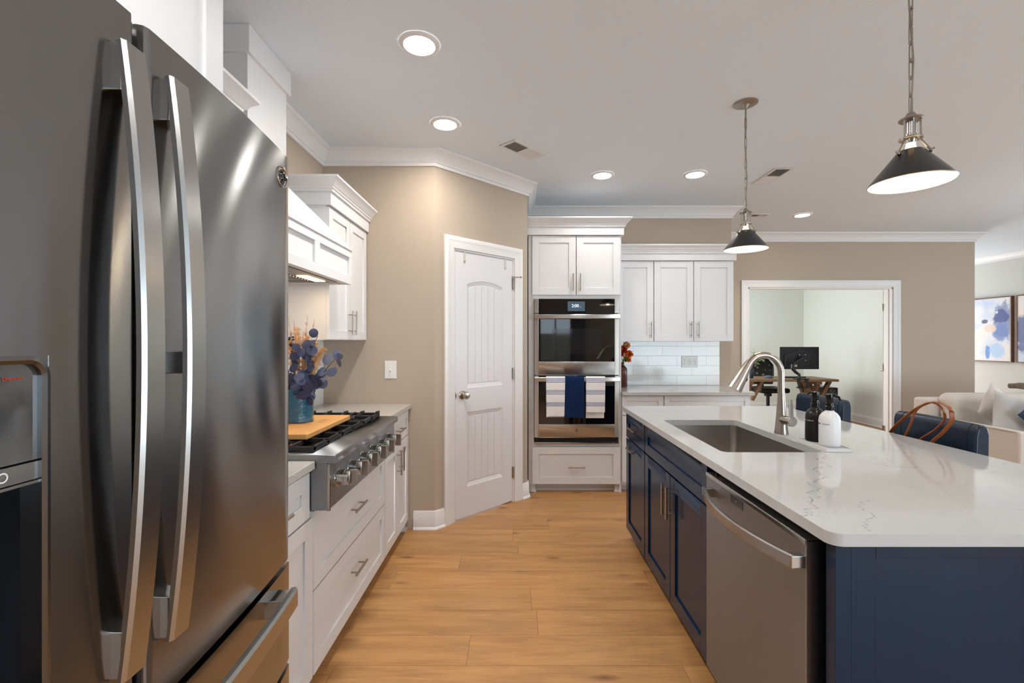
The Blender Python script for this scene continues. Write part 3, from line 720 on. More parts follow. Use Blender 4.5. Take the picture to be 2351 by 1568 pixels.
MB().box(-1.33, -.60, .15, 1.095, .02, 1.765).build('body', mat('fridge_side', (60, 60, 62), .45, .6), t, bevel=.004)
MB().box(-.60, -.584, .16, 1.085, .05, 1.76).build('gasket', DARKIN, t)
# left door with dispenser opening: built from pieces around the recess
LD0, LD1 = .145, .607
DP0, DP1, DZ0, DZ1 = .265, .495, .90, 1.340
ld = MB()
def piece(y0, y1, z0, z1, n=14):
    mb = ld; back = -.585
    ys = [y0+(y1-y0)*i/n for i in range(n+1)]
    poly = [(fx(y), y) for y in ys]
    if abs(y1-LD1) < 1e-6: poly[-1] = (poly[-1][0]-.010, y1); poly.insert(-1, (fx(y1)-.003, y1-.003)); poly.insert(-2, (fx(y1), y1-.010))
    poly += [(back, y1), (back, y0)]; k = len(poly)
    vs = [(x, y, z0) for x, y in poly]+[(x, y, z1) for x, y in poly]
    mb.add(vs, [list(range(k))[::-1], list(range(k, 2*k))]); mb.add(vs, [(i, (i+1) % k, k+(i+1) % k, k+i) for i in range(k)], True)
piece(LD0, DP0, .852, FZ); piece(DP0, DP1, .852, DZ0); piece(DP0, DP1, DZ1, FZ); piece(DP1, LD1, .852, FZ)
ldo = ld.build('door', STEEL, t)
rdo = fskin(.619, 1.085, .852, FZ).build('door', STEEL, t)
# drawers below
dr1 = fskin(.145, 1.090, .612, .838).build('drawer', STEEL, t); dr2 = fskin(.145, 1.090, .10, .598).build('drawer', STEEL, t)
# dispenser: rounded chrome frame, glass panel, recess
fr = MB(); rr = .022; X = fx(.40)
path = [(DP0+.002, DZ0+.002), (DP0+.002, DZ1-rr)]
for i in range(13): a = PI-(PI/2)*i/12; path.append((DP0+.002+rr+rr*math.cos(a), DZ1-rr+rr*math.sin(a)))
for i in range(13): a = PI/2-(PI/2)*i/12; path.append((DP1-.002-rr+rr*math.cos(a), DZ1-rr+rr*math.sin(a)))
path += [(DP1-.002, DZ0+.002)]
fr.sweep(path, [(0, -.02), (0, .004), (.004, .005), (.008, .003), (.008, -.02)], closed=True, mp=lambda a, b, h: (fx(a)+h, a, b))
disp = fr.build('dispenser', mat('dispenser_trim', (120, 120, 122), .22, 1), ldo)
for yc, sg in ((DP0, 1), (DP1, -1)):
    arcp = [(yc+sg*(.002+rr-rr*math.cos(PI/2*i/12)), DZ1-rr+rr*math.sin(PI/2*i/12)) for i in range(13)]
    poly = [(yc, DZ1-rr)]+arcp+[(yc+sg*rr, DZ1), (yc, DZ1)]
    k_ = len(poly); vs_ = [(fx(y)-.0005, y, z) for y, z in poly]+[(fx(y)-.02, y, z) for y, z in poly]
    MB().add(vs_, [list(range(k_)), list(range(k_, 2*k_))[::-1]]+[(i, (i+1) % k_, k_+(i+1) % k_, k_+i) for i in range(k_)]).build('corner_fill', STEEL, ldo)
c = MB(); c.box(X-.07, X-.066, DP0, DP1, DZ0, 1.21); c.box(X-.07, X-.004, DP0, DP0+.004, DZ0, 1.21); c.box(X-.07, X-.004, DP1-.006, DP1-.003, DZ0, 1.21); c.box(X-.07, X-.004, DP0, DP1, DZ0, DZ0+.004)
c.build('dispenser_cavity', mat('cavity', (24, 30, 38), .12, spec=.7), ldo)
def curved(mb, y0, y1, z0, z1, off, th=.004, n=10):
    for i in range(n):
        a = y0+(y1-y0)*i/n; b_ = y0+(y1-y0)*(i+1)/n
        xa, xb = fx(a)+off, fx(b_)+off
        mb.hexa([(xa-th, a, z0), (xb-th, b_, z0), (xb, b_, z0), (xa, a, z0), (xa-th, a, z1), (xb-th, b_, z1), (xb, b_, z1), (xa, a, z1)])
    return mb
curved(MB(), DP0+.004, DP1-.006, 1.232, DZ1-.006, -.002).build('dispenser_screen', mat('dispenser_screen', (70, 70, 70), .06, spec=.9, coat=1), ldo)
curved(MB(), DP0+.004, DP1-.006, 1.212, 1.230, -.001).build('dispenser_strip', mat('dispenser_strip', (150, 148, 146), .2, .8), ldo)
curved(MB(), DP0+.004, DP1-.006, 1.208, 1.211, .001).build('dispenser_lip', STEELB, ldo)
c = MB(); c.lathe([(.0036, 0), (.0044, .0005), (.0052, 0)], (fx(.452)-.0005, .452, 1.221), axis=(1, 0, 0), seg=24); c.build('paddle_icon', WHITEP, ldo)
MTX = lambda y, z, x: Matrix.Translation((x, y, z)) @ Matrix.Rotation(R(90), 4, 'Z') @ Matrix.Rotation(R(90), 4, 'X')
text('Dispenser', .0048, MTX(.462, 1.318, fx(.46)-.0015), mat('red_print', (190, 80, 60), .5), 'lettering', ldo)
# handles: bowed flat bars on end brackets
def vhandle(y0, y1, parent, mid=False):
    z0, z1 = .935, 1.727; n = 26
    bar = MB(); ym = (y0+y1)/2
    vs = []; fs = []
    for i in range(n+1):
        k = i/n; z = z0+(z1-z0)*k; bow = 4*k*(1-k); x = -.481+.026*bow
        q = .004
        for (xx, yy) in ((x-.013, y0+.003), (x-q, y0), (x, y0+q), (x, y1-q), (x-q, y1), (x-.013, y1-.003)): vs.append((xx, yy, z))
    for i in range(n):
        for j in range(6): fs.append((i*6+j, i*6+(j+1) % 6, (i+1)*6+(j+1) % 6, (i+1)*6+j))
    bar.add(vs, fs, True); bar.add(vs[:6], [list(range(6))]); bar.add(vs[-6:], [list(range(6))[::-1]])
    h = bar.build('handle', STEELV, parent, sharp=22)
    for za, zb in ((z1-.062, z1-.003), (z0+.003, z0+.062)):
        m = MB(); m.prism([(fx(ym)-.004, za), (-.486, za), (-.484, zb), (fx(ym)-.004, zb)], y0+.002, y1-.002, 'y')
        m.build('handle_bracket', STEELB, h, bevel=.002)
    if mid:
        m = MB(); m.box(fx(ym)-.004, -.462, y0+.004, y1-.004, 1.31, 1.342); m.build('handle_bracket', STEELV, h, bevel=.002)
vhandle(.567, .604, ldo); vhandle(.646, .683, rdo, True)
def hhandle(z, parent):
    bar = MB(); n = 20; vs = []; fs = []
    y0, y1 = .24, .995
    for i in range(n+1):
        k = i/n; y = y0+(y1-y0)*k; x = fx(y)+.050+.006*4*k*(1-k)-.0
        for (xx, zz) in ((x-.014, z+.003), (x-.004, z), (x, z+.006), (x, z+.040), (x-.004, z+.046), (x-.014, z+.044)): vs.append((xx, y, zz))
    for i in range(n):
        for j in range(6): fs.append((i*6+j, i*6+(j+1) % 6, (i+1)*6+(j+1) % 6, (i+1)*6+j))
    bar.add(vs, fs, True); bar.add(vs[:6], [list(range(6))]); bar.add(vs[-6:], [list(range(6))[::-1]])
    h = bar.build('handle', STEELV, parent, sharp=22)
    for ya, yb in ((y0+.004, y0+.05), (y1-.05, y1-.004)):
        MB().box(fx(ya)-.012, fx(ya)+.042, ya, yb, z+.004, z+.042).build('handle_bracket', STEELB, h, bevel=.002)
hhandle(.782, dr1); hhandle(.545, dr2)
# round badge
bx = fx(1.031)
bd = MB(); bd.lathe([(.0001, .003), (.019, .003), (.0205, .0055), (.023, .0045), (.0235, -.003)], (bx-.001, 1.031, 1.722), axis=(1, -.02, 0), seg=36)
bdo = bd.build('badge', STEELB, rdo)
cur = MB()
for (a, b_, rad, s0, s1) in ((-.006, .005, .006, 30, 330), (.006, .004, .005, -40, 250), (-.004, -.008, .005, 100, 400), (.008, -.006, .0045, 0, 280), (0, .013, .003, 0, 360), (0, -.0145, .003, 0, 360), (-.014, -.001, .003, 0, 360), (.0145, 0, .003, 0, 360)):
    cur.tube([(bx+.0035, 1.031+a+rad*math.cos(R(s0+(s1-s0)*i/12)), 1.722+b_+rad*math.sin(R(s0+(s1-s0)*i/12))) for i in range(13)], .0011, 6)
cur.build('monogram', mat('badge_dark', (70, 68, 66), .3, 1), bdo)

# ================================================================== THINGS ON THE RANGE
BW = mat('board_wood', (206, 150, 88), .45, var=.12, vscale=14, vstretch=(8, 1, 1))
b = MB(); b.box(-1.20, -.846, 1.872, 2.362, .9560, .981)
tag(b.build('cutting_board', BW, bevel=.006, seg=3), 'honey coloured wooden cutting board lying on the range grates', 'cutting board')
VM = mat('teal_glaze', (8, 88, 118), .12, spec=.7, coat=.6, bump=.9, bscale=55, bdist=.006, var=.1, vscale=20)
VX, VY = -1.016, 2.165
vprof = [(.0001, 0), (.060, 0), (.064, .004), (.064, .006), (.0625, .02), (.064, .03), (.0625, .04), (.064, .05), (.064, .143), (.0655, .149), (.064, .155), (.059, .155), (.059, .02), (.0001, .018)]
vb = MB(); vb.lathe(vprof, (VX, VY, .981), seg=48)
tag(vb.build('vase', VM), 'teal glazed cylindrical vase on the cutting board', 'vase')
EUC = mat('eucalyptus_leaf', (54, 60, 90), .6, var=.4, vscale=12); EUC2 = mat('eucalyptus_leaf_pale', (106, 112, 138), .55, var=.2, vscale=20)
STEM = mat('dry_stem', (104, 72, 48), .7); PAMP = mat('pampas', (214, 172, 126), .9, var=.25, vscale=60); BERRY = mat('dark_berry', (22, 24, 34), .4)
WHEAT = mat('dry_wheat', (190, 140, 110), .85)
random.seed(5)
def bez(p0, p1, p2, n=10):
    return [Vector(p0)*(1-t)**2+Vector(p1)*2*t*(1-t)+Vector(p2)*t*t for t in [i/n for i in range(n+1)]]
def leaf_disc(mb, c, nrm, r, up):
    nrm = nrm.normalized(); a = nrm.orthogonal().normalized() if abs(nrm.dot(up)) > .95 else (up-nrm*up.dot(nrm)).normalized(); b_ = nrm.cross(a)
    n = 20; vs = [c+nrm*r*.12]
    for i in range(n):
        t = 2*PI*i/n; rr = r*(1+.10*math.cos(t)); vs.append(c+a*math.cos(t)*rr*1.08+b_*math.sin(t)*rr+nrm*(.06*r*math.sin(2*t)))
    mb.add(vs, [(0, 1+i, 1+(i+1) % n) for i in range(n)], True)
vtop = Vector((VX, VY, 1.125))
stems = [((.205, -.01, .17), 7, 1, 'reaching furthest right from the teal vase'), ((.10, -.03, .255), 8, 0, 'rising at upper right of the teal vase'), ((.06, -.09, .05), 10, 0, 'drooping over the front rim of the teal vase'),
         ((.03, -.06, .20), 8, 0, 'standing at the front centre of the teal vase'), ((-.05, -.07, .12), 10, 0, 'leaning left out of the teal vase'), ((.165, .02, .11), 7, 1, 'arching to the right rear of the teal vase'),
         ((.13, -.05, .05), 9, 0, 'hanging low beside the rim of the teal vase'), ((.09, -.02, .15), 8, 0, 'in the right middle of the teal vase')]
for i, (dv, nl, pale, where) in enumerate(stems):
    tip = vtop+Vector(dv); pts = bez((VX+dv[0]*.25, VY+dv[1]*.25, 1.02), (VX+dv[0]*.4, VY+dv[1]*.4, 1.10+dv[2]*.7), tip)
    t = thing('eucalyptus_stem', pts[0], 'dusty blue round-leafed eucalyptus stem '+where, 'flower stem', 'eucalyptus stems in the teal vase')
    MB().tube(pts, .0016, 6).build('stem', STEM, t)
    mb = MB()
    for k in range(nl):
        q = .30+.70*k/(nl-1); p = pts[min(10, int(q*10))]; p = p.lerp(pts[min(10, int(q*10)+1)], q*10-int(q*10))
        sd = Vector((random.uniform(-1, 1), random.uniform(-1, .4), random.uniform(-.6, .8))).normalized()
        r = random.uniform(.016, .025)
        leaf_disc(mb, p+sd*r*1.05, Vector((random.uniform(-.6, 1), random.uniform(-1.6, -.4), random.uniform(-.5, .7))), r, sd)
    mb.build('leaves', EUC2 if pale else EUC, t)
for i, (dv, where) in enumerate((((-.02, .02, .30), 'at left in the teal vase'), ((.03, .02, .26), 'in the middle of the teal vase'), ((.13, -.02, .20), 'at right in the teal vase'), ((-.035, -.02, .24), 'beside the refrigerator edge in the teal vase'), ((.07, .03, .23), 'behind the leaves in the teal vase'))):
    p0 = Vector((VX+dv[0]*.25, VY+dv[1]*.25, 1.02)); tip = vtop+Vector(dv); pts = bez(p0, (VX+dv[0]*.4, VY+dv[1]*.4, 1.12+dv[2]*.5), tip, 14)
    t = thing('pampas_plume', p0, 'feathery tan pampas plume '+where, 'flower stem', 'pampas plumes in the teal vase')
    MB().tube(pts, .0014, 6).build('stem', STEM, t)
    mb = MB(); mb.tube(pts[6:], [.003, .007, .010, .011, .010, .008, .006, .004, .002][:len(pts[6:])], 8)
    for k in range(620):
        q = random.uniform(.42, 1); p = pts[min(14, int(q*14))]
        w_ = .004+.016*math.sin(PI*(q-.45)/.6); d = Vector((random.gauss(0, 1), random.gauss(0, 1), random.uniform(.6, 2.2))).normalized()*(w_*1.1+.010)
        mb.tube([p, p+d*.6, p+d*1.0+Vector((0, 0, -.002))], .0006, 3, caps=False)
    mb.build('plume', PAMP, t)
for i in range(7):
    dv = Vector((-.045+.017*i+random.uniform(-.01, .01), random.uniform(-.02, .05), .31+random.uniform(-.05, .05)))
    p0 = Vector((VX+dv.x*.25, VY+dv.y*.25, 1.02)); pts = bez(p0, p0+Vector((dv.x*.2, dv.y*.2, .15)), vtop+dv, 12)
    mb = MB(); mb.tube(pts, .0009, 5)
    for k in range(26):
        q = pts[9+int(3*k/26)]; d = Vector((random.uniform(-1, 1), random.uniform(-1, 1), 2.2)).normalized()*random.uniform(.012, .03); mb.tube([q, q+d], .0005, 3)
    o = mb.build('wheat_stalk', WHEAT); tag(o, 'thin dry bearded grass stalk rising above the teal vase', 'flower stem', 'dry grass stalks in the teal vase')
pts = bez((VX-.02, VY, 1.02), (VX-.015, VY-.02, 1.25), (VX-.014, VY-.05, 1.40)); t = thing('berry_sprig', pts[0], 'dark berry sprig standing in the teal vase', 'flower stem')
MB().tube(pts, .0012, 6).build('stem', STEM, t)
mb = MB()
for k in range(22):
    q = pts[6+k*4//22]; mb.sphere(q+Vector((random.uniform(-.009, .009), random.uniform(-.009, .009), random.uniform(-.008, .008))), .0052, 8)
mb.build('berries', BERRY, t)

# ================================================================== TALL OVEN CABINET
OY = 4.16                     # carcass front; faces at OY-.02
MBK = FB(OY)
CX0, CX1 = .126, .944
t = thing('oven_cabinet', ((CX0+CX1)/2, 4.45, 0), 'tall white cabinet housing the double wall oven', 'cabinet')
b = MB(MBK)
D = TY-OY-.002
b.box(.110, .144, -D, .006, .07, 2.31); b.box(.925, CX1, -D, .006, .0, 2.31); b.box(.144, .1595, -.03, .0055, .43, 1.76); b.box(.9185, .925, -.03, .0055, .43, 1.76)
b.box(.144, .925, -D, -.004, 1.745, 2.31); b.box(.144, .925, -D, -.004, .07, .437); b.box(.144, .925, -D, -.50, .437, 1.745)
b.box(.144, .925, -.02, .004, 1.738, 1.775); b.box(.144, .925, -.02, .004, .412, .443)
b.box(.110, .94, -D, -.06, 0, .07)
b.build('body', CAB, t, bevel=.001)
front('door', MBK, .143, .536, 1.772, 2.302, t, CAB, ('v', .508, 1.882)); front('door', MBK, .540, .934, 1.772, 2.302, t, CAB, ('v', .572, 1.882))
front('drawer', MBK, .143, .934, .077, .410, t, CAB, ('h', .537, .235))
for u in (.150, .918):
    f = MB(MBK); f.box(u-.028, u+.024, -.06, -.012, 0, .07); f.box(u-.034, u+.03, -.06, 0, 0, .016); f.build('foot', CAB, t, bevel=.003)
MB(MBK).box(.18, .89, -.06, -.045, 0, .022).build('shoe_moulding', CAB, t, bevel=.003)
MB(MBK).box(.101, .962, -D, .036, 2.306, 2.385).build('fascia', CAB, t, bevel=.001)
zc = 2.455
MB(MBK).sweep([(.101, .036), (.962, .036), (.962, -D+.01)], [(-o_, h_) for o_, h_ in CABCROWN], mp=lambda a, b2, h: (a, b2, zc+h)).build('crown', CAB, t, bevel=.0008)
MB(MBK).box(.101, .962, -D, .036, zc-.02, zc-.002).build('top_board', CAB, t)

# ---- double oven
t = thing('wall_oven', (.535, 4.3, .44), 'stainless steel and black glass double wall oven', 'oven')
U0, U1 = .162, .916
MO2 = FB(4.122)
MB(MO2).box(.164, .914, -.48, -.022, .447, 1.735).build('body', mat('oven_body', (50, 50, 50), .5, .7), t)
def glassdoor(z0, z1, zs, parent, name='door'):
    b = MB(MO2); e = .038
    b.box(U0, U0+e, -.02, .002, z0, z1); b.box(U1-e, U1, -.02, .002, z0, z1)
    if zs > z0: b.box(U0+e, U1-e, -.02, .002, z0, zs)
    b.box(U0+.002, U1-.002, -.0205, -.012, z0+.001, z1-.001)
    o = b.build(name, STEEL3, parent, bevel=.003)
    MB(MO2).box(U0+e, U1-e, -.02, .0015, zs, z1).build('glass', BLACKG, o, bevel=.001)
    return o
cp = glassdoor(1.608, 1.735, 1.608, t, 'control_panel')
scr = MB(MO2).box(.459, .613, .0012, .0022, 1.625, 1.712).build('display', mat('display', (62, 78, 90), .15, emit=(90, 112, 128), estr=.25), cp)
MTB = lambda x, y, z: Matrix.Translation((x, y, z)) @ Matrix.Rotation(R(90), 4, 'X')
text('2:00 .', .038, MTB(.536, 4.1195, 1.672), mat('display_digits', (220, 235, 245), .4, emit=(225, 240, 250), estr=.9), 'digits', scr)
d1 = glassdoor(1.056, 1.602, 1.176, t); d2 = glassdoor(.500, 1.048, .618, t)
MB(MO2).box(U0+.16, U1-.16, .0014, .0018, 1.24, 1.47).build('inner_window', mat('oven_window', (26, 26, 27), .05, spec=.5, ior=1.65), d1)
MB(MO2).box(U0+.03, U1-.03, -.02, -.012, .462, .498).build('vent', DARKIN, t)
MB(MO2).box(U0-.002, U1-.002, -.03, .0, .447, .458).build('bottom_trim', STEELB, t, bevel=.001)
def ohandle(z, parent):
    b = MB(MO2); n = 18; vs = []; fs = []
    for i in range(n+1):
        k = i/n; u = U0+(U1-U0)*k; nn = .046+.006*4*k*(1-k)
        for (a, zz) in ((nn-.016, z-.014), (nn-.004, z-.019), (nn, z-.014), (nn, z+.014), (nn-.004, z+.019), (nn-.016, z+.014)): vs.append((u, a, zz))
    for i in range(n):
        for j in range(6): fs.append((i*6+j, i*6+(j+1) % 6, (i+1)*6+(j+1) % 6, (i+1)*6+j))
    b.add(vs, fs, True); b.add(vs[:6], [list(range(6))]); b.add(vs[-6:], [list(range(6))[::-1]])
    h = b.build('handle', STEEL3, parent, sharp=22)
    for q in (U0+.004, U1-.034): MB(MO2).box(q, q+.03, 0, .034, z-.013, z+.013).build('handle_bracket', STEELB, h, bevel=.002)
ohandle(1.575, d1); ohandle(1.020, d2)
rg = MB(MO2); rg.lathe([(.013, 0), (.0145, .0015), (.016, 0)], (.539, .002, .560), axis=(0, 1, 0), seg=28); rg.lathe([(.0001, .001), (.011, .001)], (.539, .002, .560), axis=(0, 1, 0), seg=28); rg.build('badge', NICKEL, d2)

# ---- towels
def stripe_mat():
    m = bpy.data.materials.new('striped_towel'); m.use_nodes = True; nt = m.node_tree; N = nt.nodes; L = nt.links; b = N['Principled BSDF']
    tc = N.new('ShaderNodeTexCoord'); sx = N.new('ShaderNodeSeparateXYZ'); L.new(tc.outputs['Object'], sx.inputs[0])
    last = None
    for z in (1.032, 1.021, 1.010, .998, .926, .916, .905, .894, .8176, .8085, .799, .7896):
        s = N.new('ShaderNodeMath'); s.operation = 'COMPARE'; s.inputs[1].default_value = z-1.02; s.inputs[2].default_value = .0022; L.new(sx.outputs[2], s.inputs[0])
        if last is None: last = s
        else:
            a = N.new('ShaderNodeMath'); a.operation = 'MAXIMUM'; L.new(last.outputs[0], a.inputs[0]); L.new(s.outputs[0], a.inputs[1]); last = a
    mx = N.new('ShaderNodeMix'); mx.data_type = 'RGBA'; mx.inputs[6].default_value = lin((238, 234, 233)); mx.inputs[7].default_value = lin((62, 78, 138))
    L.new(last.outputs[0], mx.inputs[0]); L.new(mx.outputs[2], b.inputs['Base Color']); b.inputs['Roughness'].default_value = .95; b.inputs['Specular IOR Level'].default_value = .1
    n = N.new('ShaderNodeTexNoise'); n.inputs['Scale'].default_value = 400; bp = N.new('ShaderNodeBump'); bp.inputs['Strength'].default_value = .4; bp.inputs['Distance'].default_value = .001
    L.new(tc.outputs['Object'], n.inputs['Vector']); L.new(n.outputs['Fac'], bp.inputs['Height']); L.new(bp.outputs[0], b.inputs['Normal'])
    return m
STR = stripe_mat(); NT = mat('navy_towel', (24, 42, 78), .95, spec=.1, bump=.5, bscale=350, bdist=.001)
def towel(x0, x1, zf, zb, m, label, seed, skew=0):
    random.seed(seed)
    yb = 4.122-.046-.004; zt = 1.020+.0235    # bar centre depth, top of bar
    prof = []                        # (y, z) centreline from back bottom over the bar to front bottom
    nb = 14
    for i in range(nb): prof.append((yb+.021, zb+(1.02-zb)*i/nb))
    for i in range(9): a = -PI/2+PI*i/8-PI/2; prof.append((yb+.006-.017*math.sin(PI*(i/8)-PI/2)*1.0, 1.02+.0245*math.cos(PI*(i/8)-PI/2)))
    nf = 22
    for i in range(1, nf+1): prof.append((yb-.013, 1.02-(1.02-zf)*i/nf))
    t = thing('towel', ((x0+x1)/2, yb, 1.02), label, 'towel', 'towels on the oven handle')
    mb = MB(); nx = 14; th = .0075; rows = []
    for side in (0, 1):
        for i, (y, z) in enumerate(prof):
            a = prof[max(0, i-1)]; b_ = prof[min(len(prof)-1, i+1)]; d = Vector((0, b_[0]-a[0], b_[1]-a[1])).normalized(); nn = Vector((0, d.z, -d.y))
            for k in range(nx+1):
                q = k/nx; wv = .0022*math.sin(q*9+seed)*max(0, (1.0-z))*3
                sk = skew*(1.02-z)
                p = Vector((x0+(x1-x0)*q+sk*(q-.3), y-wv if i > len(prof)/2 else y, z))+nn*(th/2*(1 if side else -1))
                rows.append(p)
    n1 = nx+1; L_ = len(prof); fs = []
    for i in range(L_-1):
        for k in range(nx):
            fs.append((i*n1+k, i*n1+k+1, (i+1)*n1+k+1, (i+1)*n1+k)); o = L_*n1
            fs.append((o+i*n1+k+1, o+i*n1+k, o+(i+1)*n1+k, o+(i+1)*n1+k+1))
        for k in (0, nx): fs.append((i*n1+k, (i+1)*n1+k, L_*n1+(i+1)*n1+k, L_*n1+i*n1+k))
    for k in range(nx):
        for i in (0, L_-1): fs.append((i*n1+k, i*n1+k+1, L_*n1+i*n1+k+1, L_*n1+i*n1+k))
    mb.add(rows, fs, True)
    mb.build('cloth', m, t)
    return t
towel(.264, .430, .700, .685, STR, 'white towel with blue stripes, left of the navy towel on the oven handle', 1, -.03)
towel(.430, .598, .687, .700, NT, 'plain navy towel hanging between two striped towels', 2, .02)
towel(.614, .782, .735, .678, STR, 'white towel with blue stripes, right of the navy towel on the oven handle', 4, -.02)

# ================================================================== BACK RUN
BY = 4.16; MBB = FB(BY)
t = thing('base_cabinet', (1.13, 4.45, 0), 'white base cabinet right beside the oven cabinet', 'cabinet', 'white base cabinets on the back wall')
base_box(MB(MBB), MBB, .947, 1.322, TY-BY-.01).build('body', CAB, t, bevel=.001)
front('drawer', MBB, .949, 1.321, .694, .868, t, CAB, rail=.045); front('door', MBB, .949, 1.321, .095, .690, t, CAB)
t = thing('base_cabinet', (1.71, 4.45, 0), 'wide white base cabinet at the end of the back counter', 'cabinet', 'white base cabinets on the back wall')
base_box(MB(MBB), MBB, 1.324, 2.097, TY-BY-.01).build('body', CAB, t, bevel=.001)
front('drawer', MBB, 1.326, 2.095, .694, .868, t, CAB, rail=.045); front('door', MBB, 1.326, 1.709, .095, .690, t, CAB); front('door', MBB, 1.712, 2.095, .095, .690, t, CAB)
tag(MB().box(.946, 2.12, 4.105, TY-.009, .875, .905).build('countertop', QUARTZW, bevel=.002), 'pale quartz countertop under the white tile backsplash', 'countertop')
MUB = FB(4.435)
def upper_back(u0, u1, doors, handles, label, ret1):
    t = thing('wall_cabinet', ((u0+u1)/2, 4.6, 1.357), label, 'cabinet', 'white wall cabinets on the back wall')
    dd = TY-4.435-.002
    MB(MUB).box(u0, u1, -dd, 0, 1.357, 2.16).build('body', CAB, t, bevel=.001)
    for (a, b_), h in zip(doors, handles): front('door', MUB, a, b_, 1.357, 2.122, t, CAB, h, rail=.06)
    e1 = .018 if ret1 else 0
    MB(MUB).box(u0-.0008, u1+e1+(0 if ret1 else .0008), -dd, .036, 2.127, 2.20).build('fascia', CAB, t)
    path = [(u0-.0008, .036), (u1+e1+(0 if ret1 else .0008), .036)]+([(u1+e1, -dd+.01)] if ret1 else [])
    MB(MUB).sweep(path, [(-o_, h_) for o_, h_ in CABCROWN], mp=lambda a, b2, h: (a, b2, 2.27+h)).build('crown', CAB, t)
    MB(MUB).box(u0, u1+e1, -dd, .036, 2.25, 2.268).build('top_board', CAB, t)
upper_back(.9635, 1.3135, [(.965, 1.312)], [('v', 1.286, 1.468)], 'single-door white wall cabinet beside the tall oven cabinet', False)
upper_back(1.3155, 2.078, [(1.317, 1.693), (1.697, 2.076)], [('v', 1.668, 1.468), ('v', 1.738, 1.468)], 'two-door white wall cabinet at the end of the back wall', True)
# switch plate on the tile (three gang) and toggle switch on the pantry wall
def plate(M, u0, u1, v0, v1, label, kinds, cat):
    o = M @ Vector(((u0+u1)/2, 0, (v0+v1)/2))
    t = thing('switch_plate', o, label, cat)
    MB(M).box(u0, u1, .0, .006, v0, v1).build('cover', WHITEP, t, bevel=.0025)
    n = len(kinds); w_ = (u1-u0)/n; vm = (v0+v1)/2
    SL = mat('slot_dark', (60, 58, 56), .6)
    for i, k in enumerate(kinds):
        um = u0+w_*(i+.5)
        if k == 'o':
            p = MB(M).box(um-.016, um+.016, .006, .0085, vm-.033, vm+.033).build('outlet', WHITEP, t, bevel=.001)
            s = MB(M)
            for q in (-.018, .018):
                s.box(um-.008, um-.006, .0084, .0088, vm+q-.002, vm+q+.006); s.box(um+.006, um+.008, .0084, .0088, vm+q-.002, vm+q+.006); s.cyl((um, .0084, vm+q-.008), (um, .0088, vm+q-.008), .0024, seg=10)
            s.build('slots', SL, p)
        elif k == 'g':
            p = MB(M).box(um-.016, um+.016, .006, .0085, vm-.033, vm+.033).build('outlet', WHITEP, t, bevel=.001)
            s = MB(M); s.box(um-.007, um-.005, .0084, .0088, vm+.012, vm+.02); s.box(um+.005, um+.007, .0084, .0088, vm+.012, vm+.02); s.box(um-.006, um+.006, .0084, .0088, vm-.002, vm+.001); s.box(um-.001, um+.001, .0084, .0088, vm-.010, vm); s.cyl((um, .0084, vm-.022), (um, .0088, vm-.022), .0024, seg=10)
            s.build('slots', SL, p)
        else:
            p = MB(M).box(um-.012, um+.012, .006, .0072, vm-.012, vm+.022).build('toggle_base', WHITEP, t)
            MB(M).prism([(.006, vm-.010), (.020, vm-.006), (.020, vm+.001), (.006, vm+.007)], um-.005, um+.005, 'x').build('toggle', WHITEP, t, bevel=.001)
        for q in (v0+.018, v1-.018): MB(M).cyl((um, .006, q), (um, .0068, q), .003, seg=10).build('screw', WHITEP, t)
plate(FB(TY-.008), 1.697, 1.865, 1.087, 1.205, 'white triple outlet and switch plate on the subway tile', 'ogg', 'outlet')
plate(FB(PY), -.949, -.864, 1.087, 1.215, 'white single light switch on the beige pantry wall', 't', 'light switch')
# amber bottle + autumn flowers
AM = mat('amber_glass', (96, 38, 20), .06, trans=.55, coat=.5)
ABX, ABY = 1.055, 4.58
b = MB(); prof = [(.0001, 0), (.040, 0), (.044, .006), (.044, .16), (.040, .185), (.026, .205), (.015, .215), (.014, .24), (.017, .245), (.012, .245), (.010, .2), (.0001, .19)]
vs = []; fs = []; seg = 48
for r_, h_ in prof:
    for i in range(seg):
        a = 2*PI*i/seg; rr = r_*(1+.05*math.cos(12*a) if .03 < h_ < .19 and r_ > .03 else 1); vs.append((ABX+rr*math.cos(a), ABY+rr*math.sin(a), .905+h_))
for k in range(len(prof)-1):
    for i in range(seg): fs.append((k*seg+i, k*seg+(i+1) % seg, (k+1)*seg+(i+1) % seg, (k+1)*seg+i))
b.add(vs, fs, True)
tag(b.build('bottle_vase', AM), 'ribbed amber glass bottle vase on the back counter', 'vase')
FM = [mat('flower_orange', (236, 112, 20), .7), mat('flower_red', (200, 66, 18), .7), mat('flower_peach', (232, 170, 120), .7), mat('flower_green', (124, 120, 40), .7)]
random.seed(11)
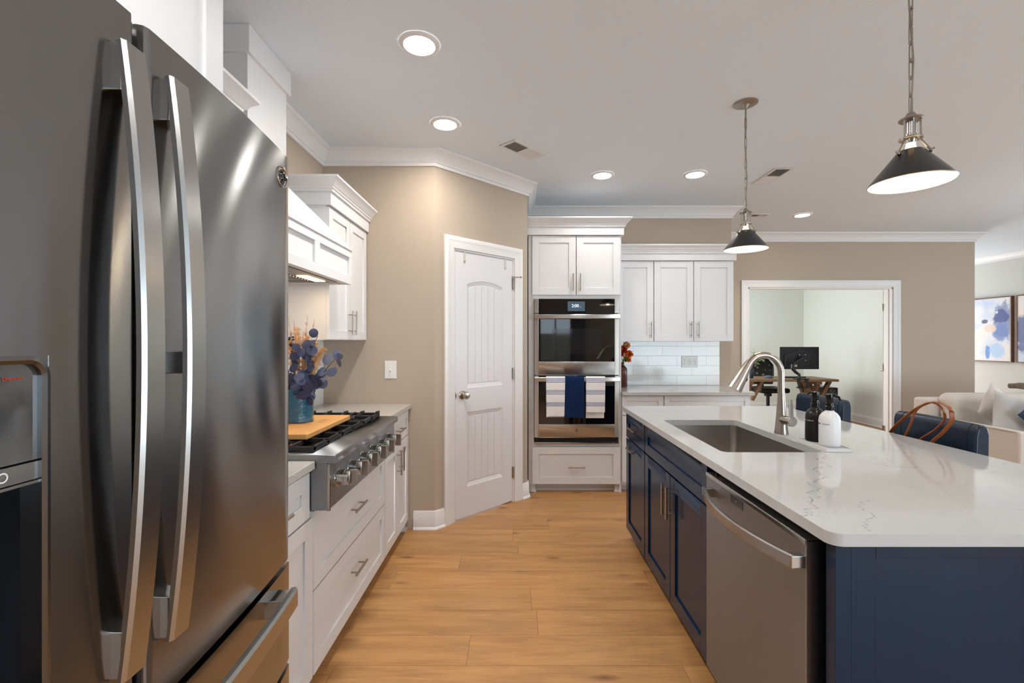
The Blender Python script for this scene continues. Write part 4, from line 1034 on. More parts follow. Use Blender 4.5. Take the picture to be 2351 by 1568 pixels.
for i, (dx, dy, dz, c, r_, w_) in enumerate(((.052, -.03, .075, 0, .044, 'orange bloom nearest the tile wall'), (.015, -.05, .03, 3, .030, 'small green bud'), (.0, -.02, .12, 1, .046, 'orange bloom'), (.035, .0, .165, 2, .040, 'pale peach bloom'), (.045, -.02, .022, 0, .036, 'rust red bloom'), (-.03, -.02, .08, 1, .04, 'rust red bloom half hidden'))):
    r_ *= 1.15; c0 = Vector((ABX+dx, ABY+dy, 1.15+dz)); t = thing('flower_stem', (ABX, ABY, 1.1), w_+' in the amber bottle'+(' at the top' if i == 3 else ' low at right' if i == 4 else ' in the middle' if i == 2 else ''), 'flower stem', 'autumn flowers in the amber bottle')
    MB().tube(bez((ABX, ABY, 1.10), (ABX, ABY, 1.18), c0), .0018, 6).build('stem', STEM, t)
    mb = MB()
    for k in range(70):
        a = random.uniform(0, 2*PI); el = random.uniform(-.7, 1.4); d = Vector((math.cos(a)*math.cos(el), math.sin(a)*math.cos(el)-.3, math.sin(el))).normalized()
        s_ = d.orthogonal().normalized(); q = c0+d*r_
        mb.add([c0, c0+d*r_*.6+s_*r_*.22, q, c0+d*r_*.6-s_*r_*.22, c0+d*r_*.6+d.cross(s_)*r_*.08], [(0, 1, 4), (1, 2, 4), (2, 3, 4), (3, 0, 4)], True)
    mb.build('bloom', FM[c], t)

# ================================================================== ISLAND
IX = .781; MI = FI(IX)        # carcass front; door face at IX-.02 = .761
IXB = 1.50
t = thing('island_cabinet', (1.1, 2.97, 0), 'navy island cabinet with drawer over pull-out at the far end', 'cabinet', 'navy island cabinets')
base_box(MB(MI), MI, 2.742, 3.20, .60).build('body', NAVY, t, bevel=.001)
front('drawer', MI, 2.745, 3.198, .700, .862, t, NAVY, ('h', 2.947, .79), rail=.055); front('door', MI, 2.745, 3.198, .07, .694, t, NAVY, ('h', 2.99, .647), rail=.065)
t = thing('sink_cabinet', (1.1, 2.29, 0), 'navy sink base cabinet with two tall doors under the sink', 'cabinet', 'navy island cabinets')
sb = MB(MI); sb.box(1.802, 1.822, -.60, 0, .065, .875); sb.box(2.72, 2.740, -.60, 0, .065, .875); sb.box(1.822, 2.72, -.60, 0, .065, .085); sb.box(1.822, 2.72, -.60, -.585, .085, .875)
sb.box(1.822, 2.72, -.02, 0, .085, .875); sb.box(1.802, 2.74, -.60, -.07, 0, .065)
sb.build('body', NAVY, t, bevel=.001)
front('false_drawer', MI, 1.842, 2.735, .700, .862, t, NAVY, rail=.055)
front('door', MI, 2.289, 2.735, .07, .694, t, NAVY, ('v', 2.315, .568), rail=.065); front('door', MI, 1.842, 2.285, .07, .694, t, NAVY, ('v', 2.250, .568), rail=.065)
t = thing('island_panelling', (1.44, 2.1, 0), 'navy panelled end and seating side of the island', 'cabinet panel')
b = MB()
b.box(.763, .815, 1.105, 1.140, 0, .874)
b.box(.815, IXB, 1.118, 1.140, 0, .874)
b.box(IXB-.03, IXB, 1.140, 3.2, 0, .874); b.box(1.383, IXB-.03, 3.17, 3.2, 0, .874)
b.build('carcass', NAVY, t, bevel=.001)
ME = FB(1.118)
e = MB(ME); e.box(.800, .812, 0, .0135, 0, .874)
e.box(.815, .862, 0, .010, 0, .874); e.box(.862, IXB-.05, 0, .010, .835, .874); e.box(.862, IXB-.05, 0, .010, 0, .14); e.box(IXB-.05, IXB, 0, .010, 0, .874)
e.build('end_frame', NAVY, t, bevel=.001)
bs = MB(); bs.sweep([(IXB, 1.105), (IXB, 3.2)], [(o_, h_) for o_, h_ in BASE], mp=bz); bs.build('base_trim', NAVY, t)
# countertop with the sink cut-out
SX0, SX1, SY0, SY1 = .840, 1.255, 1.880, 2.652
def rrect(x0, x1, y0, y1, r, n=6):
    pts = []
    for cx_, cy_, a0 in ((x1-r, y1-r, 0), (x0+r, y1-r, 90), (x0+r, y0+r, 180), (x1-r, y0+r, 270)):
        for i in range(n+1): a = R(a0+90*i/n); pts.append((cx_+r*math.cos(a), cy_+r*math.sin(a)))
    return pts
def slab_with_hole(outer, inner, z0, z1):
    me = bpy.data.meshes.new('island_countertop'); bm = bmesh.new(); faces = {}
    for z in (z0, z1):
        o = [bm.verts.new((x, y, z)) for x, y in outer]; i_ = [bm.verts.new((x, y, z)) for x, y in inner]
        eo = [bm.edges.new((o[k], o[(k+1) % len(o)])) for k in range(len(o))]; ei = [bm.edges.new((i_[k], i_[(k+1) % len(i_)])) for k in range(len(i_))]
        bmesh.ops.triangle_fill(bm, use_beauty=True, use_dissolve=False, edges=eo+ei); faces[z] = (o, i_)
    for a, b_ in ((faces[z0][0], faces[z1][0]), (faces[z0][1], faces[z1][1])):
        n = len(a)
        for k in range(n): bm.faces.new((a[k], a[(k+1) % n], b_[(k+1) % n], b_[k]))
    bmesh.ops.recalc_face_normals(bm, faces=bm.faces); bm.to_mesh(me); bm.free(); return me
IC = (1.29, 2.15)
me = slab_with_hole(rrect(.737, 1.852, 1.081, 3.23, .032, 16), rrect(SX0, SX1, SY0, SY1, .03, 6), .875, .905)
me.polygons.foreach_set('use_smooth', [True]*len(me.polygons)); me.materials.append(QUARTZ)
ic = bpy.data.objects.new('island_countertop', me); COL.objects.link(ic); tag(ic, 'white quartz island countertop with grey veins and sink cut-out', 'countertop')
bv = ic.modifiers.new('bevel', 'BEVEL'); bv.width = .0035; bv.segments = 3; bv.limit_method = 'ANGLE'; bv.angle_limit = R(60); bv.harden_normals = True
# sink
SKM = mat('sink_steel', (168, 162, 156), .36, 1)
s = MB(); rings = []
for z, g in ((.874, -.008), (.874, 0), (.70, .004), (.668, .02), (.66, .05)):
    rings.append([(x, y, z) for x, y in rrect(SX0-.004+g, SX1+.004-g, SY0-.004+g, SY1+.004-g, .032 if g < .03 else .05, 6)])
k = len(rings[0]); vs = sum(rings, []); fs = []
for a in range(len(rings)-1):
    for i in range(k): fs.append((a*k+i, a*k+(i+1) % k, (a+1)*k+(i+1) % k, (a+1)*k+i))
fs.append([(len(rings)-1)*k+i for i in range(k)]); s.add(vs, fs, True)
t = thing('sink', (1.047, 2.266, .66), 'undermount stainless steel sink basin in the island', 'sink')
so = s.build('basin', SKM, t); sd_ = so.modifiers.new('sol', 'SOLIDIFY'); sd_.thickness = .0015; sd_.offset = 1
MB().lathe([(.045, .003), (.040, .001), (.0001, .001)], (1.05, 2.3, .661), seg=24).build('drain', STEELB, t)
# faucet
FAX, FAY = 1.297, 2.262
t = thing('faucet', (FAX, FAY, .905), 'brushed nickel gooseneck pull-down kitchen faucet behind the sink', 'faucet')
f = MB(); f.lathe([(.0001, 0), (.0315, 0), (.0315, .003), (.029, .02), (.0235, .08), (.0185, .15), (.0158, .205)], (FAX, FAY, .905), seg=32); f.build('body', NICKEL, t)
k_ = FAY/1062
def fp(px, py): return (((px-1185)*k_), FAY, 1.355-(py-784)*k_)
pts = [(FAX-.001, FAY, 1.10), (FAX-.001, FAY, 1.13), (FAX-.0015, FAY, 1.17)]
rc = .086; ccx = FAX-.001-rc; ccz = 1.198
for i in range(19):
    a = R(0+i*(180-28)/18); pts.append((ccx+rc*math.cos(a), FAY, ccz+rc*1.06*math.sin(a)))
p = Vector(pts[-1]); d = (Vector(pts[-1])-Vector(pts[-2])).normalized()
rad = [.0158]*len(pts)
nb = len(pts)-5
rad = [.0158 if i < nb else .0158+.0016*(i-nb+1)/5 for i in range(len(pts))]
MB().tube(pts[:nb+1], rad[:nb+1], 20).build('neck', NICKEL, t)
hd = pts[nb:]; e0 = Vector(fp(1709, 842)); e1 = Vector(fp(1687, 893))
hp = [Vector(hd[0]), Vector(hd[2]), Vector(hd[4])]
tip = Vector((FAX-.232, FAY, 1.122)); dd = (tip-hp[-1])
hp += [hp[-1]+dd*.3+Vector((.0, 0, .002)), hp[-1]+dd*.6, tip]
MB().tube(hp, [.0166, .018, .0205, .0245, .030, .036], 24).build('spray_head', NICKEL, t)
b = MB(); q = hp[-1]-dd*.42+Vector((.030, 0, .0)); b.sphere(q+Vector((0, 0, 0)), .008, 12, (1, 1, 1.6)); b.build('spray_button', BLACKP, t)
hdv = Vector((.14, -.99, 0)).normalized(); h0 = Vector((FAX, FAY, .975))
b = MB(); b.cyl(h0+hdv*.01, h0+hdv*.062, .021, seg=28); b.cyl(h0+hdv*.062, h0+hdv*.066, .0225, seg=28); hub = b.build('handle_hub', NICKEL, t)
b = MB(); sdv = Vector((.99, .14, 0)); c0 = h0+hdv*.068
b.cyl(c0-hdv*.002, c0+hdv*.008, .0255, .0245, seg=32)
b.hexa([c0-sdv*.016+Vector((0, 0, -.01)), c0+sdv*.006+Vector((0, 0, -.01)), c0+sdv*.006+hdv*.009+Vector((0, 0, -.01)), c0-sdv*.016+hdv*.009+Vector((0, 0, -.01)),
        c0-sdv*.016+Vector((0, 0, .106)), c0+sdv*.002+Vector((0, 0, .106)), c0+sdv*.002+hdv*.007+Vector((0, 0, .106)), c0-sdv*.016+hdv*.007+Vector((0, 0, .106))])
b.build('lever', STEELB, hub, bevel=.0015)
# soap tray and bottles
TR = mat('soap_tray', (238, 237, 236), .3)
b = MB(); b.box(1.262, 1.368, 1.878, 2.088, .9055, .9185); 
for (a0, a1, b0, b1) in ((1.262, 1.267, 1.878, 2.088), (1.363, 1.368, 1.878, 2.088), (1.267, 1.363, 1.878, 1.883), (1.267, 1.363, 2.083, 2.088)): b.box(a0, a1, b0, b1, .9185, .9200)
tag(b.build('soap_tray', TR, bevel=.0015), 'narrow white tray under the two soap bottles', 'tray')
def soap(x, y, m, pm, label, l1, txt, dark):
    t = thing('soap_bottle', (x, y, .913), label, 'soap bottle', 'soap bottles beside the faucet')
    MB().lathe([(.0001, 0), (.037, 0), (.0392, .003), (.0395, .01), (.0395, .105), (.037, .121), (.028, .135), (.017, .143), (.0155, .148), (.0155, .160), (.0001, .160)], (x, y, .919), seg=40).build('bottle', m, t)
    p = MB(); z = .919; p.lathe([(.0175, .148), (.0178, .164), (.015, .166), (.015, .176), (.0125, .178), (.0135, .186), (.015, .20), (.0145, .214), (.006, .216), (.0001, .216)], (x, y, z), seg=24)
    if dark: p.hexa([(x-.008, y-.01, z+.19), (x+.008, y-.01, z+.19), (x+.008, y+.01, z+.19), (x-.008, y+.01, z+.19), (x-.009, y-.012, z+.214), (x+.009, y-.012, z+.214), (x+.009, y+.012, z+.214), (x-.009, y+.012, z+.214)])
    pts = [Vector((x, y, z+.207)), Vector((x+.014, y-.012, z+.211)), Vector((x+.024, y-.022, z+.204)), Vector((x+.027, y-.026, z+.192))] if not dark else [Vector((x, y, z+.207)), Vector((x-.006, y+.02, z+.211)), Vector((x-.01, y+.036, z+.2))]
    p.tube(pts, [.006, .0055, .005, .004][:len(pts)], 10)
    p.build('pump', pm, t)
    # lettering wraps on the side facing the sink/camera
    lm = mat('label_ink_light', (225, 225, 225), .6) if dark else mat('label_ink_dark', (50, 52, 60), .6)
    for (s_, size, zz) in txt:
        for ci, ch in enumerate(s_):
            if ch == ' ': continue
            a = R(l1)+(ci-(len(s_)-1)/2)*size*.86/.0397
            M = Matrix.Translation((x+.0396*math.cos(a), y+.0396*math.sin(a), zz)) @ Matrix.Rotation(a+PI/2, 4, 'Z') @ Matrix.Rotation(R(90), 4, 'X')
            text(ch, size, M, lm, 'lettering', t, depth=.0004)
PUMP = mat('pump_black', (16, 15, 15), .16)
soap(1.318, 1.945, mat('white_bottle', (238, 238, 240), .32), PUMP, 'white hand soap bottle with black pump on the tray', -170, (('HAND SOAP', .0085, 1.010), ('-----------', .0030, .945), ('-----', .003, .937)), False)
soap(1.316, 2.035, mat('black_bottle', (17, 17, 18), .28), PUMP, 'black dish soap bottle behind the white one on the tray', -178, (('DISH SOAP', .0085, 1.010), ('-----', .0035, .945), ('-----', .003, .937)), True)
# ---- dishwasher
t = thing('dishwasher', (1.05, 1.48, 0), 'stainless steel dishwasher built into the near end of the island', 'dishwasher')
DX = .735; MD = FI(DX)
MB().box(DX+.05, 1.34, 1.178, 1.795, .06, .862).build('tub', mat('dw_tub', (20, 21, 24), .35), t, bevel=.002)
b = MB(MD); b.box(1.174, 1.788, -.048, 0, .105, .848)
dwd = b.build('door', STEEL2, t, bevel=.003)
MB(MD).box(1.174, 1.788, -.047, -.0005, .8475, .8515).build('door_top_edge', STEELB, dwd, bevel=.001)
MB(MD).box(1.18, 1.78, -.12, -.06, 0, .10).build('toe_kick', BLACKP, t)
MB(MD).box(1.50, 1.585, .0002, .0012, .806, .834).build('indicator', mat('dw_panel', (70, 70, 72), .2), dwd)
text('--', .010, Matrix.Translation((DX-.0016, 1.545, .822)) @ Matrix.Rotation(R(-90), 4, 'Z') @ Matrix.Rotation(R(90), 4, 'X'), WHITEP, 'lettering', dwd)
b = MB(); n = 30; vs = []; fs = []
for i in range(n+1):
    k = i/n; y = 1.176+(1.738-1.176)*k; x = .700-.050*4*k*(1-k)
    for (xx, zz) in ((x+.014, .779), (x+.003, .776), (x, .780), (x, .808), (x+.003, .812), (x+.014, .809)): vs.append((xx, y, zz))
for i in range(n):
    for j in range(6): fs.append((i*6+j, i*6+(j+1) % 6, (i+1)*6+(j+1) % 6, (i+1)*6+j))
b.add(vs, fs, True); b.add(vs[:6], [list(range(6))]); b.add(vs[-6:], [list(range(6))[::-1]])
h = b.build('handle', STEELV, dwd, sharp=22)
MB(MD).box(1.174, 1.788, 0, .0025, .838, .8515).build('top_bevel', STEELB, dwd, bevel=.002)
MB().box(DX+.001, DX+.047, 1.1715, 1.174, .106, .847).build('side_trim', mat('edge_steel', (170, 170, 172), .3, 1), dwd)
for y0, y1 in ((1.1745, 1.200), (1.712, 1.7395)): MB().box(.6985, DX+.001, y0, y1, .778, .810).build('handle_bracket', STEELB, h, bevel=.002)

# ================================================================== CEILING FIXTURES
LENS = mat('led_lens', (255, 250, 242), .4, emit=(252, 249, 244), estr=62)
def downlight(x, y, label, group='recessed ceiling lights', power=6, spread=115, col=(.98, .975, .955)):
    t = thing('recessed_light', (x, y, CZ), label, 'ceiling light', group)
    MB().lathe([(.070, -.004), (.072, -.010), (.080, -.010), (.092, -.004), (.094, -.0005)], (x, y, CZ), seg=40).build('trim_ring', TRIM, t)
    MB().lathe([(.0001, -.006), (.0705, -.006)], (x, y, CZ), seg=40).build('lens', LENS, t)
    area('led', (x, y, CZ-.012), (0, 0, 0), .13, .13, power, col, 'DISK', spread)
downlight(-.447, 2.138, 'large round recessed light nearest the refrigerator top')
downlight(-.448, 2.92, 'round recessed light nearest the pantry corner crown', power=6.5, spread=165, col=(1, .93, .84))
downlight(.712, 3.82, 'round recessed light above the oven tower', power=1.5)
downlight(1.47, 3.80, 'round recessed light between the oven tower and small pendant', power=1.5)
downlight(3.105, 5.02, 'round recessed light above the office doorway')
downlight(-.447, .55, 'round recessed light behind the camera beside the refrigerator')
downlight(-.1, -1.0, 'round recessed light over the breakfast area')
downlight(.72, -.2, 'round recessed light behind the camera over the aisle')
downlight(3.1, 2.6, 'round recessed light over the living side, nearer the island')
downlight(5.6, 3.4, 'round recessed light over the sofa')
downlight(5.6, .5, 'round recessed light near the patio windows')
VW = mat('vent_metal', (222, 220, 217), .5)
def vent(x, y, rz, L_, W_, label):
    t = thing('ceiling_vent', (x, y, CZ), label, 'vent', None, rz)
    f = MB(); b_ = .022
    f.box(-L_/2, L_/2, -W_/2, -W_/2+b_, -.006, -.0005); f.box(-L_/2, L_/2, W_/2-b_, W_/2, -.006, -.0005)
    f.box(-L_/2, -L_/2+b_, -W_/2+b_, W_/2-b_, -.006, -.0005); f.box(L_/2-b_, L_/2, -W_/2+b_, W_/2-b_, -.006, -.0005); f.box(-.005, .005, -W_/2+b_, W_/2-b_, -.006, -.0005)
    f.build('frame', VW, t, local=True, bevel=.001)
    MB().box(-L_/2+b_, L_/2-b_, -W_/2+b_, W_/2-b_, -.0015, -.0005).build('duct', mat('duct_dark', (70, 68, 66), .8), t, local=True)
    s = MB(); n = 10
    for sgn, a0, a1 in ((-1, -L_/2+b_, -.005), (1, .005, L_/2-b_)):
        for i in range(n):
            q = a0+(a1-a0)*(i+.5)/n; w_ = (a1-a0)/n*.42
            s.hexa([(q-w_*.2+sgn*w_, -W_/2+b_, -.0075), (q+w_*.2+sgn*w_, -W_/2+b_, -.0075), (q+w_*.2+sgn*w_, W_/2-b_, -.0075), (q-w_*.2+sgn*w_, W_/2-b_, -.0075),
                    (q-w_*.2-sgn*w_, -W_/2+b_, -.0018), (q+w_*.2-sgn*w_, -W_/2+b_, -.0018), (q+w_*.2-sgn*w_, W_/2-b_, -.0018), (q-w_*.2-sgn*w_, W_/2-b_, -.0018)])
    s.build('louvers', VW, t, local=True)
vent(.052, 3.321, R(48), .345, .155, 'white ceiling register angled near the pantry crown moulding')
vent(2.128, 3.845, R(90), .372, .155, 'white ceiling register behind the small pendant chain')
vent(2.64, 5.03, 0, .20, .12, 'small square ceiling plate in front of the far crown')

# ---- pendants
SHO = mat('shade_outside', (38, 40, 44), .38, spec=.5, coat=.2); SHI = mat('shade_inside', (250, 244, 232), .5)
BULB = mat('bulb_glow', (255, 238, 210), .3, emit=(255, 214, 160), estr=5)
CLR = mat('clear_glass', (255, 255, 255), .03, trans=1, ior=1.3)
PM = mat('pendant_nickel', (166, 160, 152), .38, 1)
def pendant():
    t = thing('pendant_lamp', (0, 0, 0), '', 'pendant lamp', 'pendant lamps over the island')
    z0 = 1.885
    so = MB(); so.lathe([(.117, 0), (.1185, .004), (.1165, .006), (.037, .108), (.034, .110)], (0, 0, z0), seg=64); sh = so.build('shade', SHO, t, local=True)
    si = MB(); si.lathe([(.1155, .0015), (.0355, .1065), (.034, .1095)], (0, 0, z0), seg=64); si.build('shade_lining', SHI, sh, local=True)
    si = MB(); si.lathe([(.1155, .0015), (.117, 0), (.1188, .003)], (0, 0, z0), seg=64); si.build('shade_rim', PM, sh, local=True)
    c = MB(); c.lathe([(.0001, .026), (.010, .024), (.016, .014), (.018, .006), (.033, .004), (.0335, 0), (.030, -.003), (.0001, -.003)], (0, 0, 2.098), seg=36)
    c.build('top_cap', PM, t, local=True)
    c = MB(); c.lathe([(.021, .0025), (.033, .0025), (.0335, 0), (.033, -.0025), (.021, -.0025), (.021, .0025)], (0, 0, 2.036), seg=36); c.build('ring', PM, t, local=True)
    for i in range(3):
        a = 2*PI*i/3+1.25; ca, sa = math.cos(a), math.sin(a)
        MB().cyl((.026*ca, .026*sa, 2.034), (.026*ca, .026*sa, 2.098), .003, seg=10).build('rod', PM, t, local=True)
        m = MB(); m.tube([(.024*ca, .024*sa, 2.036), (.028*ca, .028*sa, 2.022), (.050*ca, .050*sa, 1.985)], .0032, 8); m.sphere((.052*ca, .052*sa, 1.982), .0065, 12); m.cyl((.046*ca, .046*sa, 1.978), (.060*ca, .060*sa, 1.988), .003, seg=8)
        m.build('arm', PM, t, local=True)
    m = MB(); m.lathe([(.0001, 2.095), (.014, 2.095), (.014, 2.052), (.0165, 2.05), (.0165, 2.03), (.013, 2.02), (.0001, 2.02)], (0, 0, 0), seg=24); m.build('socket', STEELB, t, local=True)
    m = MB(); m.lathe([(.0001, 1.925), (.014, 1.928), (.025, 1.945), (.027, 1.965), (.020, 1.99), (.013, 2.012), (.013, 2.02), (.0001, 2.02)], (0, 0, 0), seg=28); m.build('bulb', BULB, t, local=True)
    # chain: long flattened links joined by small rings
    c = MB(); z = 2.124; i = 0; top = CZ-.022
    n = 10; P = (top-z)/n
    for i in range(n):
        za = z+P*i; zb = za+P; w_ = .0055
        ax = (1, 0) if i % 2 == 0 else (0, 1)
        pts = []
        for q in range(9): a = PI*q/8; pts.append((w_*math.cos(a)*ax[0], w_*math.cos(a)*ax[1], zb-.010+w_*math.sin(a)))
        for q in range(9): a = PI+PI*q/8; pts.append((w_*math.cos(a)*ax[0], w_*math.cos(a)*ax[1], za+.006+w_*math.sin(a)))
        c.tube(pts, .0021, 6, closed=True)
        pts = [(.0066*math.cos(2*PI*q/10)*ax[1], .0066*math.cos(2*PI*q/10)*ax[0], zb-.001+.0066*math.sin(2*PI*q/10)) for q in range(10)]
        c.tube(pts, .0019, 6, closed=True)
    c.tube([(.003, .003, 2.11), (.006, -.003, 2.3), (-.004, .003, 2.5), (.002, 0, 2.715)], .0028, 8)
    c.build('chain', PM, t, local=True)
    c = MB(); c.lathe([(.066, -.0005), (.066, -.004), (.060, -.008), (.020, -.010), (.016, -.014), (.010, -.022), (.004, -.03), (.0001, -.03)], (0, 0, CZ), seg=40); c.build('canopy', PM, t, local=True)
    return t
p1 = pendant(); p1['label'] = 'near pendant lamp with dark cone shade above the near end of the island'; p1.location = (1.325, 1.553, 0)
p2 = copy_tree(p1); p2['label'] = 'far pendant lamp with dark cone shade above the far end of the island'; p2.location = (1.325, 2.67, 0)
for y in (1.553, 2.67):
    l = bpy.data.lights.new('pendant_bulb', 'POINT'); l.energy = 3.2; l.color = (1, .82, .60); l.shadow_soft_size = .03
    o = bpy.data.objects.new('pendant_bulb', l); COL.objects.link(o); o.location = (1.325, y, 1.915)

# ================================================================== STOOLS, BAG
LEA = mat('navy_leather', (17, 36, 58), .30, spec=.5, bump=.15, bscale=120, bdist=.001)
LEGW = mat('stool_leg_wood', (58, 40, 30), .4)
NAIL = mat('stool_copper_mark', (170, 110, 80), .5, .3)
def stool():
    t = thing('bar_stool', (0, 0, 0), '', 'bar stool', 'bar stools along the island')
    # faces -x; back on +x side; origin at floor under the seat centre
    w_ = .215
    b = MB(); vs = []; fs = []; ny = 16
    prof = [(.150, .58), (.158, .75), (.170, .90), (.172, .960), (.180, .988), (.196, 1.000), (.214, 1.000), (.230, .988), (.236, .960), (.232, .80), (.222, .58)]
    k = len(prof)
    for j in range(ny+1):
        q = j/ny; y = -w_+2*w_*q; cv = .020*(1-(2*q-1)**2)
        e = 1; ins = 0
        cxm, czm = .195, .8
        for x, z in prof: vs.append((x+cv+(cxm-x)*ins*6, y, z-(.012*(1-e) if z > .9 else 0)))
    for j in range(ny):
        for i in range(k): fs.append((j*k+i, j*k+(i+1) % k, (j+1)*k+(i+1) % k, (j+1)*k+i))
    b.add(vs, fs, True); b.add(vs[:k], [list(range(k))[::-1]], True); b.add(vs[-k:], [list(range(k))], True)
    o = b.build('backrest', LEA, t, local=True, bevel=.012, seg=3)
    for yy in (-w_*.80, w_*.80):
        cvv = .020*(1-.64); MB().tube([(x+cvv-.0005, yy, z) for x, z in prof[0:6]], .0016, 6).build('seam', LEA, o, local=True)
    b = MB(); b.box(-.22, .20, -w_-.005, w_+.005, .56, .65); b.build('seat', LEA, t, local=True, bevel=.03, seg=4)
    MB().box(-.19, .20, -.19, .19, .52, .56).build('seat_rail', LEGW, t, local=True, bevel=.003)
    for sx, sy in ((-.17, -.17), (-.17, .17), (.19, -.17), (.19, .17)):
        l = MB(); o_ = .02 if sx < 0 else .03
        l.hexa([(sx+(o_ if sx > 0 else -o_)-.014, sy-.014, 0), (sx+(o_ if sx > 0 else -o_)+.014, sy-.014, 0), (sx+(o_ if sx > 0 else -o_)+.014, sy+.014, 0), (sx+(o_ if sx > 0 else -o_)-.014, sy+.014, 0),
                (sx-.02, sy-.02, .53), (sx+.02, sy-.02, .53), (sx+.02, sy+.02, .53), (sx-.02, sy+.02, .53)]); l.build('leg', LEGW, t, local=True, bevel=.002)
    MB().box(-.185, -.165, -.17, .17, .20, .235).build('footrest', LEGW, t, local=True, bevel=.002)
    return t
s1 = stool(); s1['label'] = 'navy leather bar stool with a tan bag on its seat, nearer the camera'; s1.location = (1.765, 2.165, 0)
s2 = copy_tree(s1); s2['label'] = 'navy leather bar stool at the far end of the island'; s2.location = (1.775, 2.985, 0); s2.rotation_euler = (0, 0, R(3))
TAN = mat('tan_leather', (152, 84, 44), .42, var=.1, vscale=10)
t = thing('tote_bag', (1.77, 2.17, .65), 'tan leather tote bag on the near bar stool with looped straps', 'bag')
b = MB(); b.hexa([(1.70, 2.03, .652), (1.84, 2.03, .652), (1.84, 2.33, .652), (1.70, 2.33, .652), (1.74, 2.01, .862), (1.86, 2.01, .862), (1.86, 2.35, .862), (1.74, 2.35, .862)])
b.build('body', TAN, t, bevel=.012, seg=3)
def strap(pts):
    # Catmull-Rom through pts
    P = [Vector(pts[0])]+[Vector(p_) for p_ in pts]+[Vector(pts[-1])]; out = []
    for i in range(1, len(P)-2):
        for k in range(8):
            s_ = k/8; a, b_, c_, d_ = P[i-1], P[i], P[i+1], P[i+2]
            out.append(.5*((2*b_)+(c_-a)*s_+(2*a-5*b_+4*c_-d_)*s_*s_+(3*b_-a-3*c_+d_)*s_**3))
    out.append(P[-2]); return out
def sp(px, py, X): Y = X*1062/(px-1185); return (X, Y, 1.355-(py-784)*Y/1062)
MB().tube(strap([(1.87, 2.335, .84), (1.868, 2.30, .912), (1.865, 2.225, .985), (1.865, 2.135, 1.055), (1.866, 2.06, 1.085), (1.868, 1.998, 1.072), (1.870, 1.985, 1.02), (1.872, 2.03, .955), (1.874, 2.085, .90), (1.87, 2.11, .84)]), 0, flat=(.020, .004, (0, .4, 1))).build('strap', TAN, t, bevel=.001)
MB().tube(strap([(1.862, 2.27, .84), (1.862, 2.215, .905), (1.862, 2.185, .96), (1.862, 2.155, 1.03), (1.86, 2.09, 1.078), (1.86, 2.03, 1.07), (1.862, 2.01, 1.02), (1.862, 2.06, .96), (1.862, 2.13, .905), (1.862, 2.17, .84)]), 0, flat=(.011, .004, (0, .4, 1))).build('strap', TAN, t, bevel=.001)

# ================================================================== SOFA + PILLOWS
LIN = mat('oatmeal_linen', (206, 196, 186), .95, spec=.15, bump=.5, bscale=240, bdist=.002)
t = thing('sofa', (5.2, 4.4, 0), 'oatmeal linen sofa in the living area behind the bar stools', 'sofa')
b = MB(); b.box(4.20, 4.28, 3.86, 4.695, .10, .60); b.build('armrest', LIN, t, bevel=.02, seg=3)
b = MB(); b.box(6.50, 6.66, 3.86, 4.72, .10, .60); b.build('armrest', LIN, t, bevel=.02, seg=3)
b = MB(); b.box(4.18, 6.68, 4.70, 4.88, .10, .775); b.build('backrest', LIN, t, bevel=.03, seg=3)
MB().box(4.285, 6.50, 3.90, 4.70, .10, .30).build('base', LIN, t, bevel=.01)
for x in (4.285, 5.395): MB().box(x, x+1.10, 3.86, 4.66, .30, .44).build('seat_cushion', LIN, t, bevel=.04, seg=4)
for x in (4.285, 5.395):
    mb = MB(); mb.hexa([(x, 4.50, .445), (x+1.10, 4.50, .445), (x+1.10, 4.70, .445), (x, 4.70, .445), (x, 4.57, .84), (x+1.10, 4.57, .84), (x+1.10, 4.76, .84), (x, 4.76, .84)])
    mb.build('back_cushion', LIN, t, bevel=.09, seg=6)
pp = MB(); pp.tube([(4.195, 3.88, .596), (4.195, 4.70, .596)], .004, 6); pp.build('piping', LIN, t)
for x in (4.26, 6.6):
    for y in (3.92, 4.82): MB().box(x-.03, x+.03, y-.03, y+.03, 0, .10).build('leg', LEGW, t)
def pillow(loc, size, rot, m, label, th=.11, corner=1.0):
    n = 16; vs = []; fs = []
    for sgn in (1, -1):
        for j in range(n+1):
            for i in range(n+1):
                u = 2*i/n-1; v = 2*j/n-1
                h = th/2*((1-abs(u)**2.6)*(1-abs(v)**2.6))**.55
                pin = 1-.07*(1-abs(u)**2)*(abs(v)**4); pin2 = 1-.07*(1-abs(v)**2)*(abs(u)**4)
                vs.append((u*size/2*pin2, sgn*h+.004*math.sin(u*5+v*3), v*size/2*pin))
    o_ = (n+1)**2
    for j in range(n):
        for i in range(n):
            a = j*(n+1)+i; fs.append((a, a+1, a+n+2, a+n+1)); fs.append((o_+a+1, o_+a, o_+a+n+1, o_+a+n+2))
    mb = MB(); mb.add(vs, fs, True); o = mb.build('throw_pillow', m); o.location = loc; o.rotation_euler = rot
    return tag(o, label, 'pillow', 'throw pillows on the sofa')
PG = mat('grey_linen', (186, 180, 174), .95, spec=.1, bump=.4, bscale=260, bdist=.002)
NVP = mat('navy_velvet', (20, 42, 70), .8, sheen=.4); PAT = mat('patterned_fabric', (190, 190, 176), .9, var=.5, vscale=28)
pillow((4.515, 4.20, .685), .37, (R(-14), R(16), R(-4)), PG, 'light grey linen throw pillow leaning by the sofa arm', .10)
pillow((4.56, 4.375, .725), .36, (R(-12), R(38), R(2)), LIN, 'oatmeal throw pillow behind the grey one on the sofa', .09)
pillow((4.62, 4.03, .695), .34, (R(-10), R(-40), R(3)), NVP, 'navy velvet throw pillow on the sofa at the frame edge', .09)
